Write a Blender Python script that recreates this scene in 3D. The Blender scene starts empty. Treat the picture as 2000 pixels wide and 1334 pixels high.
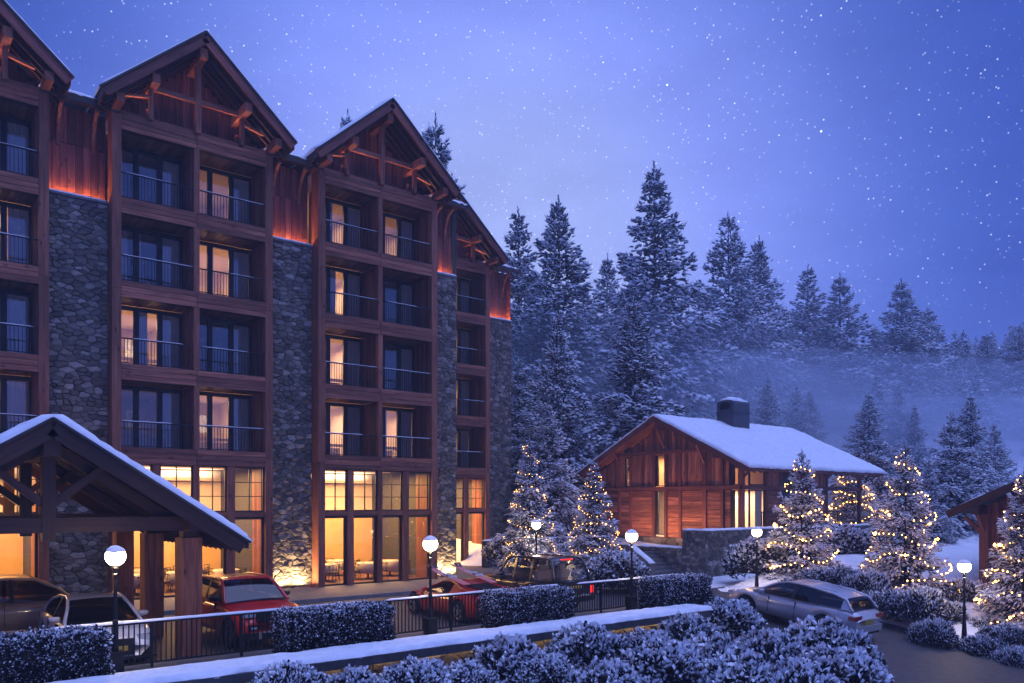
import bpy, math, random
import numpy as np
from math import sin, cos, pi, sqrt, atan2, radians
from mathutils import Vector, Matrix, noise

random.seed(7)
RNG = np.random.default_rng(7)
scene = bpy.context.scene
COL = scene.collection

# ---------------------------------------------------------------- camera
# world axes: X along the hotel front, Y into the hotel, Z up, metres
CAM = Vector((-6.822, -31.231, 3.59))
YAW = -atan2(0.6219, 0.7831)
cam_data = bpy.data.cameras.new('camera')
cam_data.lens = 27.99
cam_data.sensor_width = 36
cam_data.shift_y = 0.1565
cam_data.clip_end = 3000
cam = bpy.data.objects.new('camera', cam_data)
cam.location = CAM
cam.rotation_euler = (pi / 2, 0, YAW)
COL.objects.link(cam)
scene.camera = cam

# ---------------------------------------------------------------- sky
world = bpy.data.worlds.new('World')
scene.world = world
world.use_nodes = True
wn, wl = world.node_tree.nodes, world.node_tree.links
wn.clear()
SUN_EL, SUN_ROT = radians(-2.0), radians(150)
sky = wn.new('ShaderNodeTexSky')
sky.sky_type = 'NISHITA'
sky.sun_disc = False
sky.sun_elevation = SUN_EL
sky.sun_rotation = SUN_ROT
sky.altitude = 1500
sky.air_density = 1.0
sky.dust_density = 0.3
sky.ozone_density = 3.0
wtc = wn.new('ShaderNodeTexCoord')
# twilight: a broad pale glow low in the north, deepening to royal blue overhead and to the sides
GLOW = Vector((sin(radians(37)) * cos(radians(15)), cos(radians(37)) * cos(radians(15)), sin(radians(15)))).normalized()
wdot = wn.new('ShaderNodeVectorMath'); wdot.operation = 'DOT_PRODUCT'
wl.new(wtc.outputs['Generated'], wdot.inputs[0]); wdot.inputs[1].default_value = GLOW
wmr = wn.new('ShaderNodeMapRange'); wmr.inputs['From Min'].default_value = -1.0; wmr.inputs['From Max'].default_value = 1.0
wl.new(wdot.outputs['Value'], wmr.inputs[0])
ramp = wn.new('ShaderNodeValToRGB'); wl.new(wmr.outputs[0], ramp.inputs[0])
cr = ramp.color_ramp; cr.interpolation = 'B_SPLINE'
def dp(x): return (x + 1) / 2
SKYC = [(-1, (.060, .115, .56)), (.2, (.058, .115, .55)), (.70, (.043, .090, .47)), (.83, (.036, .082, .45)), (.90, (.085, .160, .64)), (.96, (.25, .34, .98)), (1.0, (.45, .55, 1.28))]
cr.elements[0].position = dp(SKYC[0][0]); cr.elements[0].color = (*SKYC[0][1], 1)
cr.elements[1].position = 1.0; cr.elements[1].color = (*SKYC[-1][1], 1)
for p, c in SKYC[1:-1]:
    e = cr.elements.new(dp(p)); e.color = (*c, 1)
# thin uneven veil, as in a real dusk sky
wnz = wn.new('ShaderNodeTexNoise'); wnz.inputs['Scale'].default_value = 2.3; wnz.inputs['Detail'].default_value = 6; wnz.inputs['Roughness'].default_value = .6
wmp = wn.new('ShaderNodeMapping'); wmp.inputs['Scale'].default_value = (1, 1, 2.6); wmp.inputs['Rotation'].default_value = (.3, .5, .2)
wl.new(wtc.outputs['Generated'], wmp.inputs[0]); wl.new(wmp.outputs[0], wnz.inputs['Vector'])
wnr = wn.new('ShaderNodeMapRange'); wnr.inputs['From Min'].default_value = .3; wnr.inputs['From Max'].default_value = .7; wnr.inputs['To Min'].default_value = .88; wnr.inputs['To Max'].default_value = 1.14
wl.new(wnz.outputs[0], wnr.inputs[0])
wmul = wn.new('ShaderNodeMix'); wmul.data_type = 'RGBA'; wmul.blend_type = 'MULTIPLY'; wmul.inputs[0].default_value = 1
wl.new(ramp.outputs[0], wmul.inputs[6]); wl.new(wnr.outputs[0], wmul.inputs[7])
# stars: small and large points, a fine dust of weak ones
def star_layer(scale, lo, hi, bright, thr):
    v = wn.new('ShaderNodeTexVoronoi'); v.feature = 'F1'; v.inputs['Scale'].default_value = scale
    wl.new(wtc.outputs['Generated'], v.inputs['Vector'])
    mr = wn.new('ShaderNodeMapRange'); mr.interpolation_type = 'SMOOTHSTEP'
    mr.inputs['From Min'].default_value = lo; mr.inputs['From Max'].default_value = hi
    mr.inputs['To Min'].default_value = 1; mr.inputs['To Max'].default_value = 0
    wl.new(v.outputs['Distance'], mr.inputs[0])
    s = wn.new('ShaderNodeSeparateColor'); wl.new(v.outputs['Color'], s.inputs[0])
    th = wn.new('ShaderNodeMapRange'); th.inputs['From Min'].default_value = thr; th.inputs['From Max'].default_value = 1.0
    wl.new(s.outputs[0], th.inputs[0])
    pw = wn.new('ShaderNodeMath'); pw.operation = 'POWER'; wl.new(th.outputs[0], pw.inputs[0]); pw.inputs[1].default_value = 1.6
    m = wn.new('ShaderNodeMath'); m.operation = 'MULTIPLY'; wl.new(mr.outputs[0], m.inputs[0]); wl.new(pw.outputs[0], m.inputs[1])
    m2 = wn.new('ShaderNodeMath'); m2.operation = 'MULTIPLY'; wl.new(m.outputs[0], m2.inputs[0]); m2.inputs[1].default_value = bright
    return m2
layers = [star_layer(100, 0.02, 0.115, 1.3, 0.05), star_layer(170, 0.04, 0.21, 0.75, 0.0), star_layer(34, 0.010, 0.050, 3.0, 0.35)]
acc = layers[0]
for L in layers[1:]:
    a = wn.new('ShaderNodeMath'); a.operation = 'ADD'; wl.new(acc.outputs[0], a.inputs[0]); wl.new(L.outputs[0], a.inputs[1]); acc = a
wadd = wn.new('ShaderNodeMix'); wadd.data_type = 'RGBA'; wadd.blend_type = 'ADD'; wadd.inputs[0].default_value = 1
wsc = wn.new('ShaderNodeMix'); wsc.data_type = 'RGBA'; wsc.blend_type = 'MULTIPLY'; wsc.inputs[0].default_value = 1
wsc.inputs[6].default_value = (0.9, 0.95, 1.0, 1)
wl.new(acc.outputs[0], wsc.inputs[7])
wl.new(wmul.outputs[2], wadd.inputs[6]); wl.new(wsc.outputs[2], wadd.inputs[7])
bg1 = wn.new('ShaderNodeBackground'); bg1.inputs[1].default_value = 1.0
wl.new(wadd.outputs[2], bg1.inputs[0])
bg2 = wn.new('ShaderNodeBackground'); bg2.inputs[1].default_value = 0.08
wl.new(sky.outputs[0], bg2.inputs[0])
wsum = wn.new('ShaderNodeAddShader'); wl.new(bg1.outputs[0], wsum.inputs[0]); wl.new(bg2.outputs[0], wsum.inputs[1])
wout = wn.new('ShaderNodeOutputWorld'); wl.new(wsum.outputs[0], wout.inputs[0])
world.cycles.sampling_method = 'MANUAL'
world.cycles.sample_map_resolution = 512

# soft afterglow in place of a sun: the sun is below the horizon
sl = bpy.data.lights.new('afterglow_sun', 'SUN')
sl.energy = 2.3
sl.angle = radians(70)
sl.color = (0.42, 0.51, 1.0)
so = bpy.data.objects.new('afterglow_sun', sl)
so.rotation_euler = (radians(16), 0, radians(35))
COL.objects.link(so)

# ---------------------------------------------------------------- render settings
vs = scene.view_settings
vs.view_transform = 'Standard'
try: vs.look = 'None'
except Exception: pass
vs.exposure = 0.0
vs.gamma = 1.0
vs.use_curve_mapping = False
cy = scene.cycles
cy.use_denoising = True
cy.max_bounces = 6
cy.diffuse_bounces = 3
cy.glossy_bounces = 3
cy.transmission_bounces = 3
cy.transparent_max_bounces = 12
cy.volume_bounces = 1
cy.caustics_reflective = False
cy.caustics_refractive = False
cy.sample_clamp_indirect = 3.0
cy.use_light_tree = True
scene.render.film_transparent = False

# ---------------------------------------------------------------- coordinates read off the site survey
EX, EY = 0.7831, 0.6219
def pt(x, y, depth):
    """point seen at (x, y) of the 2000 px survey picture, depth metres in front of the camera"""
    X = (x - 1000) / 1555 * depth
    return Vector((CAM.x + X * EX + depth * EY, CAM.y - X * EY + depth * EX, CAM.z - (y - 980) / 1555 * depth))
def depth_of(s, n): return (s - CAM.x) * EY + (n - CAM.y) * EX

# ---------------------------------------------------------------- mesh builder
def world_loc(o):
    v = Vector((0, 0, 0))
    while o is not None:
        v = v + o.location
        o = o.parent
    return v

class MB:
    def __init__(self):
        self.v = []; self.f = []; self.uv = []; self.mi = []; self.at = None
    def quad(self, pts, uvs=None, mi=0):
        b = len(self.v)
        self.v.extend([tuple(p) for p in pts]); self.f.append(tuple(range(b, b + len(pts))))
        self.uv.append(uvs or [(0, 0)] * len(pts)); self.mi.append(mi)
    def mesh6(self, P, dims, mi=0):
        """box from 8 corners P (000,100,110,010,001,101,111,011), dims along the 3 axes; uv runs u along the longest edge"""
        b = len(self.v)
        self.v.extend([tuple(p) for p in P])
        ax = max(range(3), key=lambda i: dims[i])
        faces = ((0, 3, 2, 1), (4, 5, 6, 7), (0, 1, 5, 4), (1, 2, 6, 5), (2, 3, 7, 6), (3, 0, 4, 7))
        C = ((0,0,0),(1,0,0),(1,1,0),(0,1,0),(0,0,1),(1,0,1),(1,1,1),(0,1,1))
        ru, rv = random.random() * 40, random.random() * 40
        for fc in faces:
            self.f.append(tuple(b + i for i in fc)); self.mi.append(mi)
            uv = []
            for i in fc:
                c = [C[i][k] * dims[k] for k in range(3)]
                o = [k for k in range(3) if k != ax]
                uv.append((ru + c[ax], rv + c[o[0]] + c[o[1]] * 1.0))
            self.uv.append(uv)
        return self
    def box(self, lo, hi, mi=0):
        x0, y0, z0 = lo; x1, y1, z1 = hi
        P = [(x0,y0,z0),(x1,y0,z0),(x1,y1,z0),(x0,y1,z0),(x0,y0,z1),(x1,y0,z1),(x1,y1,z1),(x0,y1,z1)]
        return self.mesh6(P, (abs(x1-x0), abs(y1-y0), abs(z1-z0)), mi)
    def bar(self, p, q, w, h, up=(0, 0, 1), mi=0):
        """rectangular bar from p to q, w across, h along up"""
        p, q = Vector(p), Vector(q)
        d = (q - p); L = d.length; d.normalize()
        u = Vector(up); sd = d.cross(u)
        if sd.length < 1e-5: sd = d.cross(Vector((0, 1, 0)))
        sd.normalize(); u = sd.cross(d).normalized()
        a, b = sd * w / 2, u * h / 2
        P = [p - a - b, q - a - b, q + a - b, p + a - b, p - a + b, q - a + b, q + a + b, p + a + b]
        return self.mesh6(P, (L, w, h), mi)
    def tube(self, pts, r, seg=8, mi=0, cap=True, rs=None):
        pts = [Vector(p) for p in pts]; n = len(pts); b = len(self.v)
        for i, p in enumerate(pts):
            d = (pts[min(i + 1, n - 1)] - pts[max(i - 1, 0)]).normalized()
            a = d.cross(Vector((0, 0, 1)))
            if a.length < 1e-4: a = d.cross(Vector((1, 0, 0)))
            a.normalize(); c = a.cross(d).normalized()
            rr = rs[i] if rs else r
            for k in range(seg):
                t = 2 * pi * k / seg
                self.v.append(tuple(p + a * cos(t) * rr + c * sin(t) * rr))
        for i in range(n - 1):
            for k in range(seg):
                k2 = (k + 1) % seg
                self.f.append((b + i*seg + k, b + i*seg + k2, b + (i+1)*seg + k2, b + (i+1)*seg + k)); self.mi.append(mi)
                self.uv.append([(i*.3, k*.05), (i*.3, k*.05+.05), (i*.3+.3, k*.05+.05), (i*.3+.3, k*.05)])
        if cap:
            self.f.append(tuple(b + k for k in reversed(range(seg)))); self.uv.append([(0, 0)] * seg); self.mi.append(mi)
            self.f.append(tuple(b + (n-1)*seg + k for k in range(seg))); self.uv.append([(0, 0)] * seg); self.mi.append(mi)
        return self
    def lathe(self, prof, c=(0, 0, 0), seg=16, mi=0):
        b = len(self.v); n = len(prof)
        for r, z in prof:
            for k in range(seg):
                t = 2 * pi * k / seg
                self.v.append((c[0] + r * cos(t), c[1] + r * sin(t), c[2] + z))
        for i in range(n - 1):
            for k in range(seg):
                k2 = (k + 1) % seg
                self.f.append((b + i*seg + k, b + i*seg + k2, b + (i+1)*seg + k2, b + (i+1)*seg + k)); self.mi.append(mi)
                self.uv.append([(k*.1, i*.1)] * 4)
        return self
    def prism(self, poly, n0, n1, axis='y', mi=0):
        """poly of (a, z); extruded along y (a = x) or along x (a = y)"""
        def mk(a, z, t): return (a, t, z) if axis == 'y' else (t, a, z)
        b = len(self.v); k = len(poly); ru = random.random() * 30
        self.v.extend([mk(a, z, n0) for a, z in poly]); self.v.extend([mk(a, z, n1) for a, z in poly])
        fr = list(range(b, b + k)); bk = list(range(b + k, b + 2 * k))
        self.f.append(tuple(fr)); self.uv.append([(z + ru, a) for a, z in poly]); self.mi.append(mi)
        self.f.append(tuple(reversed(bk))); self.uv.append([(z + ru, a) for a, z in reversed(poly)]); self.mi.append(mi)
        for i in range(k):
            j = (i + 1) % k
            self.f.append((b + j, b + i, b + k + i, b + k + j)); self.mi.append(mi)
            l = sqrt((poly[i][0]-poly[j][0])**2 + (poly[i][1]-poly[j][1])**2)
            self.uv.append([(ru, l), (ru, 0), (ru + abs(n1 - n0), 0), (ru + abs(n1 - n0), l)])
        return self
    def mesh(self, name, mats, smooth=False, origin=(0, 0, 0)):
        me = bpy.data.meshes.new(name)
        o = Vector(origin)
        me.from_pydata([tuple(Vector(v) - o) for v in self.v] if o.length else self.v, [], self.f)
        uvl = me.uv_layers.new(name='UVMap')
        flat = [c for f in self.uv for p in f for c in p]
        if len(flat) == len(uvl.data) * 2: uvl.data.foreach_set('uv', flat)
        for m in (mats if isinstance(mats, (list, tuple)) else [mats]): me.materials.append(m)
        if any(self.mi): me.polygons.foreach_set('material_index', self.mi)
        if smooth: me.polygons.foreach_set('use_smooth', [True] * len(me.polygons))
        if self.at:
            a = me.attributes.new('snow', 'FLOAT', 'POINT'); a.data.foreach_set('value', self.at)
        me.update()
        return me
    def build(self, name, mats, parent=None, smooth=False, origin=None, local=False):
        """link as ONE object; origin = world point of the object's own origin (top level: given; child: its parent's)"""
        if parent is not None:
            org = Vector((0, 0, 0)) if local else world_loc(parent)
        else:
            org = Vector(origin) if origin is not None else Vector((0, 0, 0))
        me = self.mesh(name, mats, smooth, org)
        ob = bpy.data.objects.new(name, me)
        COL.objects.link(ob)
        if parent is not None: ob.parent = parent
        else: ob.location = org
        return ob

def empty(name, loc=(0, 0, 0), rz=0.0):
    o = bpy.data.objects.new(name, None)
    o.empty_display_size = 0.2
    o.location = loc; o.rotation_euler = (0, 0, rz)
    COL.objects.link(o)
    return o
def tag(o, label=None, cat=None, group=None, kind=None):
    if label: o['label'] = label
    if cat: o['category'] = cat
    if group: o['group'] = group
    if kind: o['kind'] = kind
    return o
def thing(name, label, cat, loc=(0, 0, 0), rz=0.0, group=None):
    return tag(empty(name, loc, rz), label, cat, group)
def copy_tree(o, parent=None):
    c = o.copy(); COL.objects.link(c)
    if parent is not None: c.parent = parent
    for ch in list(o.children): copy_tree(ch, c)
    return c
_pc = {}
def piece(name, dims, centre, mat, parent, rot=None, var=0):
    """a plain board / plank / block as a part of its own; alike pieces share a mesh"""
    key = (round(dims[0], 3), round(dims[1], 3), round(dims[2], 3), mat.name, var)
    me = _pc.get(key)
    if me is None:
        b = MB(); x, y, z = dims
        b.box((-x/2, -y/2, -z/2), (x/2, y/2, z/2))
        me = _pc[key] = b.mesh(name, mat)
    ob = bpy.data.objects.new(name, me); COL.objects.link(ob)
    ob.parent = parent
    ob.location = Vector(centre) - world_loc(parent)
    if rot: ob.rotation_euler = rot
    return ob
def lamp(kind, name, loc, energy, color, parent=None, size=0.1, rot=None, size_y=None, spot=None, blend=.5):
    l = bpy.data.lights.new(name, kind); l.energy = energy; l.color = color
    if kind == 'AREA':
        l.size = size
        if size_y: l.shape = 'RECTANGLE'; l.size_y = size_y
    else: l.shadow_soft_size = size
    if kind == 'SPOT': l.spot_size = spot; l.spot_blend = blend
    o = bpy.data.objects.new(name, l); COL.objects.link(o)
    if rot: o.rotation_euler = rot
    if parent is not None: o.parent = parent; o.location = Vector(loc) - world_loc(parent)
    else: o.location = loc
    return o
def fbm(x, y, z=0.0): return noise.noise(Vector((x, y, z)))
# ---------------------------------------------------------------- materials
def new_mat(name):
    m = bpy.data.materials.new(name); m.use_nodes = True
    nt = m.node_tree; nt.nodes.clear()
    out = nt.nodes.new('ShaderNodeOutputMaterial')
    return m, nt, out
def ramp2(nt, src, stops):
    r = nt.nodes.new('ShaderNodeValToRGB'); nt.links.new(src, r.inputs[0])
    e = r.color_ramp.elements
    e[0].position, e[0].color = stops[0][0], (*stops[0][1], 1)
    e[1].position, e[1].color = stops[-1][0], (*stops[-1][1], 1)
    for p, c in stops[1:-1]:
        n = e.new(p); n.color = (*c, 1)
    return r
def noise_tex(nt, vec, scale, detail=4, rough=.6):
    n = nt.nodes.new('ShaderNodeTexNoise'); n.inputs['Scale'].default_value = scale
    n.inputs['Detail'].default_value = detail; n.inputs['Roughness'].default_value = rough
    if vec is not None: nt.links.new(vec, n.inputs['Vector'])
    return n
def mix_col(nt, fac, a, b, mode='MIX'):
    m = nt.nodes.new('ShaderNodeMix'); m.data_type = 'RGBA'; m.blend_type = mode
    for sock, val in ((m.inputs[0], fac), (m.inputs[6], a), (m.inputs[7], b)):
        if hasattr(val, 'links'): nt.links.new(val, sock)
        elif isinstance(val, tuple): sock.default_value = (*val[:3], 1)
        else: sock.default_value = val
    return m.outputs[2]
def math_n(nt, op, a, b=None):
    m = nt.nodes.new('ShaderNodeMath'); m.operation = op
    for sock, val in ((m.inputs[0], a), (m.inputs[1], b)):
        if val is None: continue
        if hasattr(val, 'links'): nt.links.new(val, sock)
        else: sock.default_value = val
    return m.outputs[0]
def bump(nt, h, strength=.3, dist=.02):
    b = nt.nodes.new('ShaderNodeBump'); b.inputs['Strength'].default_value = strength; b.inputs['Distance'].default_value = dist
    nt.links.new(h, b.inputs['Height']); return b.outputs[0]
def principled(nt, out, col, rough=.6, metal=0, nrm=None, coat=0, emis=None, estr=0, spec=None):
    p = nt.nodes.new('ShaderNodeBsdfPrincipled')
    if hasattr(col, 'links'): nt.links.new(col, p.inputs['Base Color'])
    else: p.inputs['Base Color'].default_value = (*col, 1)
    if hasattr(rough, 'links'): nt.links.new(rough, p.inputs['Roughness'])
    else: p.inputs['Roughness'].default_value = rough
    p.inputs['Metallic'].default_value = metal
    p.inputs['Coat Weight'].default_value = coat
    p.inputs['Coat Roughness'].default_value = .06
    if spec is not None: p.inputs['Specular IOR Level'].default_value = spec
    if nrm is not None: nt.links.new(nrm, p.inputs['Normal'])
    if emis:
        p.inputs['Emission Color'].default_value = (*emis, 1); p.inputs['Emission Strength'].default_value = estr
    nt.links.new(p.outputs[0], out.inputs[0])
    return p
def plain(name, col, rough=.6, metal=0, coat=0, var=0.0, scale=6, bmp=0.0, spec=None):
    m, nt, out = new_mat(name)
    c = col; nrm = None
    if var or bmp:
        tc = nt.nodes.new('ShaderNodeTexCoord')
        n = noise_tex(nt, tc.outputs['Object'], scale, 5)
        if var:
            lo = tuple(x * (1 - var) for x in col); hi = tuple(min(1, x * (1 + var)) for x in col)
            c = ramp2(nt, n.outputs[0], [(.3, lo), (.7, hi)]).outputs[0]
        if bmp: nrm = bump(nt, n.outputs[0], bmp, .02)
    principled(nt, out, c, rough, metal, nrm, coat, spec=spec)
    return m
def emission(name, col, strength):
    m, nt, out = new_mat(name)
    e = nt.nodes.new('ShaderNodeEmission'); e.inputs[0].default_value = (*col, 1); e.inputs[1].default_value = strength
    nt.links.new(e.outputs[0], out.inputs[0]); return m
def wood(name, dark, mid, light, rough=.55, vary=.35, knots=True):
    m, nt, out = new_mat(name)
    uv = nt.nodes.new('ShaderNodeUVMap'); oi = nt.nodes.new('ShaderNodeObjectInfo')
    off = nt.nodes.new('ShaderNodeVectorMath'); off.operation = 'MULTIPLY_ADD'
    cmb = nt.nodes.new('ShaderNodeCombineXYZ')
    for i in range(3): nt.links.new(oi.outputs['Random'], cmb.inputs[i])
    nt.links.new(cmb.outputs[0], off.inputs[0]); off.inputs[1].default_value = (61, 37, 23)
    nt.links.new(uv.outputs[0], off.inputs[2])
    mp = nt.nodes.new('ShaderNodeMapping'); mp.inputs['Scale'].default_value = (.55, 9, 1)
    nt.links.new(off.outputs[0], mp.inputs[0])
    g = noise_tex(nt, mp.outputs[0], 1.6, 6, .62); g.inputs['Distortion'].default_value = .6
    mp2 = nt.nodes.new('ShaderNodeMapping'); mp2.inputs['Scale'].default_value = (.25, .9, 1)
    nt.links.new(off.outputs[0], mp2.inputs[0])
    lf = noise_tex(nt, mp2.outputs[0], 1.2, 3)
    c = ramp2(nt, g.outputs[0], [(.28, dark), (.5, mid), (.74, light)]).outputs[0]
    # streaks of weathering and a tone for each board
    tone = math_n(nt, 'MULTIPLY_ADD', oi.outputs['Random'], vary * 2); nt.nodes[-1].inputs[2].default_value = 1 - vary
    lft = nt.nodes.new('ShaderNodeMapRange'); lft.inputs['From Min'].default_value = .3; lft.inputs['From Max'].default_value = .7
    lft.inputs['To Min'].default_value = .62; lft.inputs['To Max'].default_value = 1.2
    nt.links.new(lf.outputs[0], lft.inputs[0])
    tot = math_n(nt, 'MULTIPLY', tone, lft.outputs[0])
    c = mix_col(nt, 1.0, c, tot, 'MULTIPLY')
    if knots:
        mk = nt.nodes.new('ShaderNodeMapping'); mk.inputs['Scale'].default_value = (1.3, 3.6, 1)
        nt.links.new(off.outputs[0], mk.inputs[0])
        v = nt.nodes.new('ShaderNodeTexVoronoi'); v.inputs['Scale'].default_value = 1.0
        nt.links.new(mk.outputs[0], v.inputs['Vector'])
        kr = ramp2(nt, v.outputs['Distance'], [(.06, (.25, .22, .2)), (.15, (1, 1, 1))])
        c = mix_col(nt, 1.0, c, kr.outputs[0], 'MULTIPLY')
    nrm = bump(nt, g.outputs[0], .35, .012)
    principled(nt, out, c, rough, 0, nrm, spec=.35)
    return m
M = {}
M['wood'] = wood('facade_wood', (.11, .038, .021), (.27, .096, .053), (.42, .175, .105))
M['wood_post'] = wood('post_wood', (.115, .040, .022), (.27, .097, .054), (.40, .165, .098), vary=.18)
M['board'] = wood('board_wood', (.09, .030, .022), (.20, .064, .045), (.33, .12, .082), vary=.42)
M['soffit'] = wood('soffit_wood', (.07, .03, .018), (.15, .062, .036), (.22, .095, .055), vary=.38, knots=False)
M['dark_wood'] = wood('dark_wood', (.020, .010, .008), (.042, .018, .013), (.065, .029, .021), vary=.15, knots=False)
M['chalet_board'] = wood('chalet_board', (.12, .042, .024), (.32, .115, .062), (.52, .22, .125), vary=.5)
M['chalet_beam'] = wood('chalet_beam', (.12, .034, .020), (.20, .068, .042), (.28, .10, .062), vary=.15, knots=False)
def stone(name, cols, rough=.85):
    m, nt, out = new_mat(name)
    oi = nt.nodes.new('ShaderNodeObjectInfo'); tc = nt.nodes.new('ShaderNodeTexCoord')
    at = nt.nodes.new('ShaderNodeAttribute'); at.attribute_name = 'tone'
    rnd = math_n(nt, 'FRACT', math_n(nt, 'ADD', oi.outputs['Random'], at.outputs['Fac']))
    st = [(i / (len(cols) - 1), c) for i, c in enumerate(cols)]
    base = ramp2(nt, rnd, st).outputs[0]
    n1 = noise_tex(nt, tc.outputs['Object'], 9, 6, .65)
    n2 = noise_tex(nt, tc.outputs['Object'], 38, 4, .6)
    v1 = ramp2(nt, n1.outputs[0], [(.25, (.5, .5, .52)), (.55, (1, 1, 1)), (.8, (1.25, 1.2, 1.15))]).outputs[0]
    c = mix_col(nt, 1.0, base, v1, 'MULTIPLY')
    h = math_n(nt, 'ADD', math_n(nt, 'MULTIPLY', n1.outputs[0], 1.0), math_n(nt, 'MULTIPLY', n2.outputs[0], .35))
    principled(nt, out, c, rough, 0, bump(nt, h, .8, .03), spec=.3)
    return m
M['stone'] = stone('rubble_stone', [(.075, .07, .062), (.15, .138, .118), (.10, .094, .082), (.25, .235, .205), (.13, .112, .088), (.185, .172, .152), (.36, .34, .30), (.085, .078, .07)])
M['mortar'] = plain('mortar', (.05, .048, .046), .95, var=.4, scale=14, bmp=.6)
def snow_mat():
    m, nt, out = new_mat('snow')
    tc = nt.nodes.new('ShaderNodeTexCoord')
    n1 = noise_tex(nt, tc.outputs['Object'], 3.0, 5); n2 = noise_tex(nt, tc.outputs['Object'], 24, 4)
    c = ramp2(nt, n1.outputs[0], [(.3, (.72, .75, .80)), (.65, (.86, .88, .91))]).outputs[0]
    h = math_n(nt, 'ADD', n1.outputs[0], math_n(nt, 'MULTIPLY', n2.outputs[0], .35))
    p = principled(nt, out, c, .7, 0, bump(nt, h, .55, .07), spec=.3)
    return m
M['snow'] = snow_mat()
def ground_snow():
    m, nt, out = new_mat('ground_snow')
    tc = nt.nodes.new('ShaderNodeTexCoord')
    n1 = noise_tex(nt, tc.outputs['Object'], .8, 6); n2 = noise_tex(nt, tc.outputs['Object'], 7, 5)
    c = ramp2(nt, n1.outputs[0], [(.3, (.66, .69, .74)), (.65, (.84, .86, .89))]).outputs[0]
    h = math_n(nt, 'ADD', n1.outputs[0], math_n(nt, 'MULTIPLY', n2.outputs[0], .4))
    principled(nt, out, c, .75, 0, bump(nt, h, .8, .25), spec=.3)
    return m
M['ground'] = ground_snow()
def thin_snow():
    m, nt, out = new_mat('thin_snow')
    d = nt.nodes.new('ShaderNodeBsdfDiffuse'); d.inputs[0].default_value = (.82, .84, .88, 1)
    t = nt.nodes.new('ShaderNodeBsdfTranslucent'); t.inputs[0].default_value = (.80, .80, .86, 1)
    mx = nt.nodes.new('ShaderNodeMixShader'); mx.inputs[0].default_value = .012
    nt.links.new(d.outputs[0], mx.inputs[1]); nt.links.new(t.outputs[0], mx.inputs[2]); nt.links.new(mx.outputs[0], out.inputs[0])
    return m
M['thin_snow'] = thin_snow()
M['metal'] = plain('black_metal', (.006, .006, .007), .55, .2)
M['frame'] = plain('dark_frame', (.012, .011, .011), .45)
M['plaster'] = plain('plaster', (.62, .50, .42), .9, var=.06, scale=2)
M['plaster_warm'] = plain('warm_plaster', (.66, .40, .16), .9, var=.08, scale=2)
M['curtain'] = plain('curtain', (.50, .44, .40), .95, var=.08, scale=3)
M['asphalt'] = plain('asphalt', (.042, .040, .042), .62, var=.45, scale=5, bmp=.35)
M['paver'] = plain('pavers', (.11, .10, .095), .7, var=.3, scale=4, bmp=.3)
M['kerb'] = plain('kerb_stone', (.20, .19, .18), .8, var=.2, scale=5)
M['concrete'] = plain('dark_concrete', (.05, .052, .06), .8, var=.3, scale=4, bmp=.2)
M['cap_stone'] = plain('cap_stone', (.13, .13, .135), .8, var=.3, scale=6, bmp=.4)
M['cloth'] = plain('table_cloth', (.62, .54, .46), .9)
M['chair'] = plain('chair_wood', (.03, .022, .018), .5)
M['shingle'] = plain('roof_edge', (.035, .032, .034), .8, var=.3, scale=8)
M['chimney'] = plain('chimney_metal', (.075, .08, .095), .5, .3, var=.2, scale=3)
M['bark'] = plain('bark', (.045, .032, .024), .95, var=.4, scale=10, bmp=.8)
M['led_warm'] = emission('warm_led', (1.0, .62, .28), 17)
M['led_red'] = emission('amber_led', (1.0, .40, .12), 165)
M['globe'] = emission('lamp_globe', (1.0, .80, .56), 14)
M['bulb'] = emission('fairy_bulb', (1.0, .44, .085), 34)
M['bulb_dim'] = emission('dim_fairy_bulb', (1.0, .45, .10), 18)
M['tail_on'] = emission('brake_light', (1.0, .03, .02), 1.6)
def foliage(name, g0, g1, s0=.30, s1=.72):
    m, nt, out = new_mat(name)
    at = nt.nodes.new('ShaderNodeAttribute'); at.attribute_name = 'snow'
    tc = nt.nodes.new('ShaderNodeTexCoord')
    n = noise_tex(nt, tc.outputs['Object'], 5, 3)
    green = ramp2(nt, n.outputs[0], [(.35, g0), (.65, g1)]).outputs[0]
    n2 = noise_tex(nt, tc.outputs['Object'], 16, 2)
    f = math_n(nt, 'ADD', at.outputs['Fac'], math_n(nt, 'MULTIPLY', math_n(nt, 'SUBTRACT', n2.outputs[0], .5), .7))
    mr = nt.nodes.new('ShaderNodeMapRange'); mr.interpolation_type = 'SMOOTHSTEP'
    mr.inputs['From Min'].default_value = s0; mr.inputs['From Max'].default_value = s1
    nt.links.new(f, mr.inputs[0])
    c = mix_col(nt, mr.outputs[0], green, (.80, .82, .87))
    principled(nt, out, c, .8, 0, spec=.2)
    return m
M['fir'] = foliage('snowy_fir', (.014, .021, .020), (.036, .050, .042), .22, .60)
M['leaf'] = foliage('frosted_leaf', (.010, .009, .012), (.030, .026, .028), .38, .80)
M['twig'] = foliage('frosted_twig', (.022, .015, .014), (.055, .038, .034), .36, .85)
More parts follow.
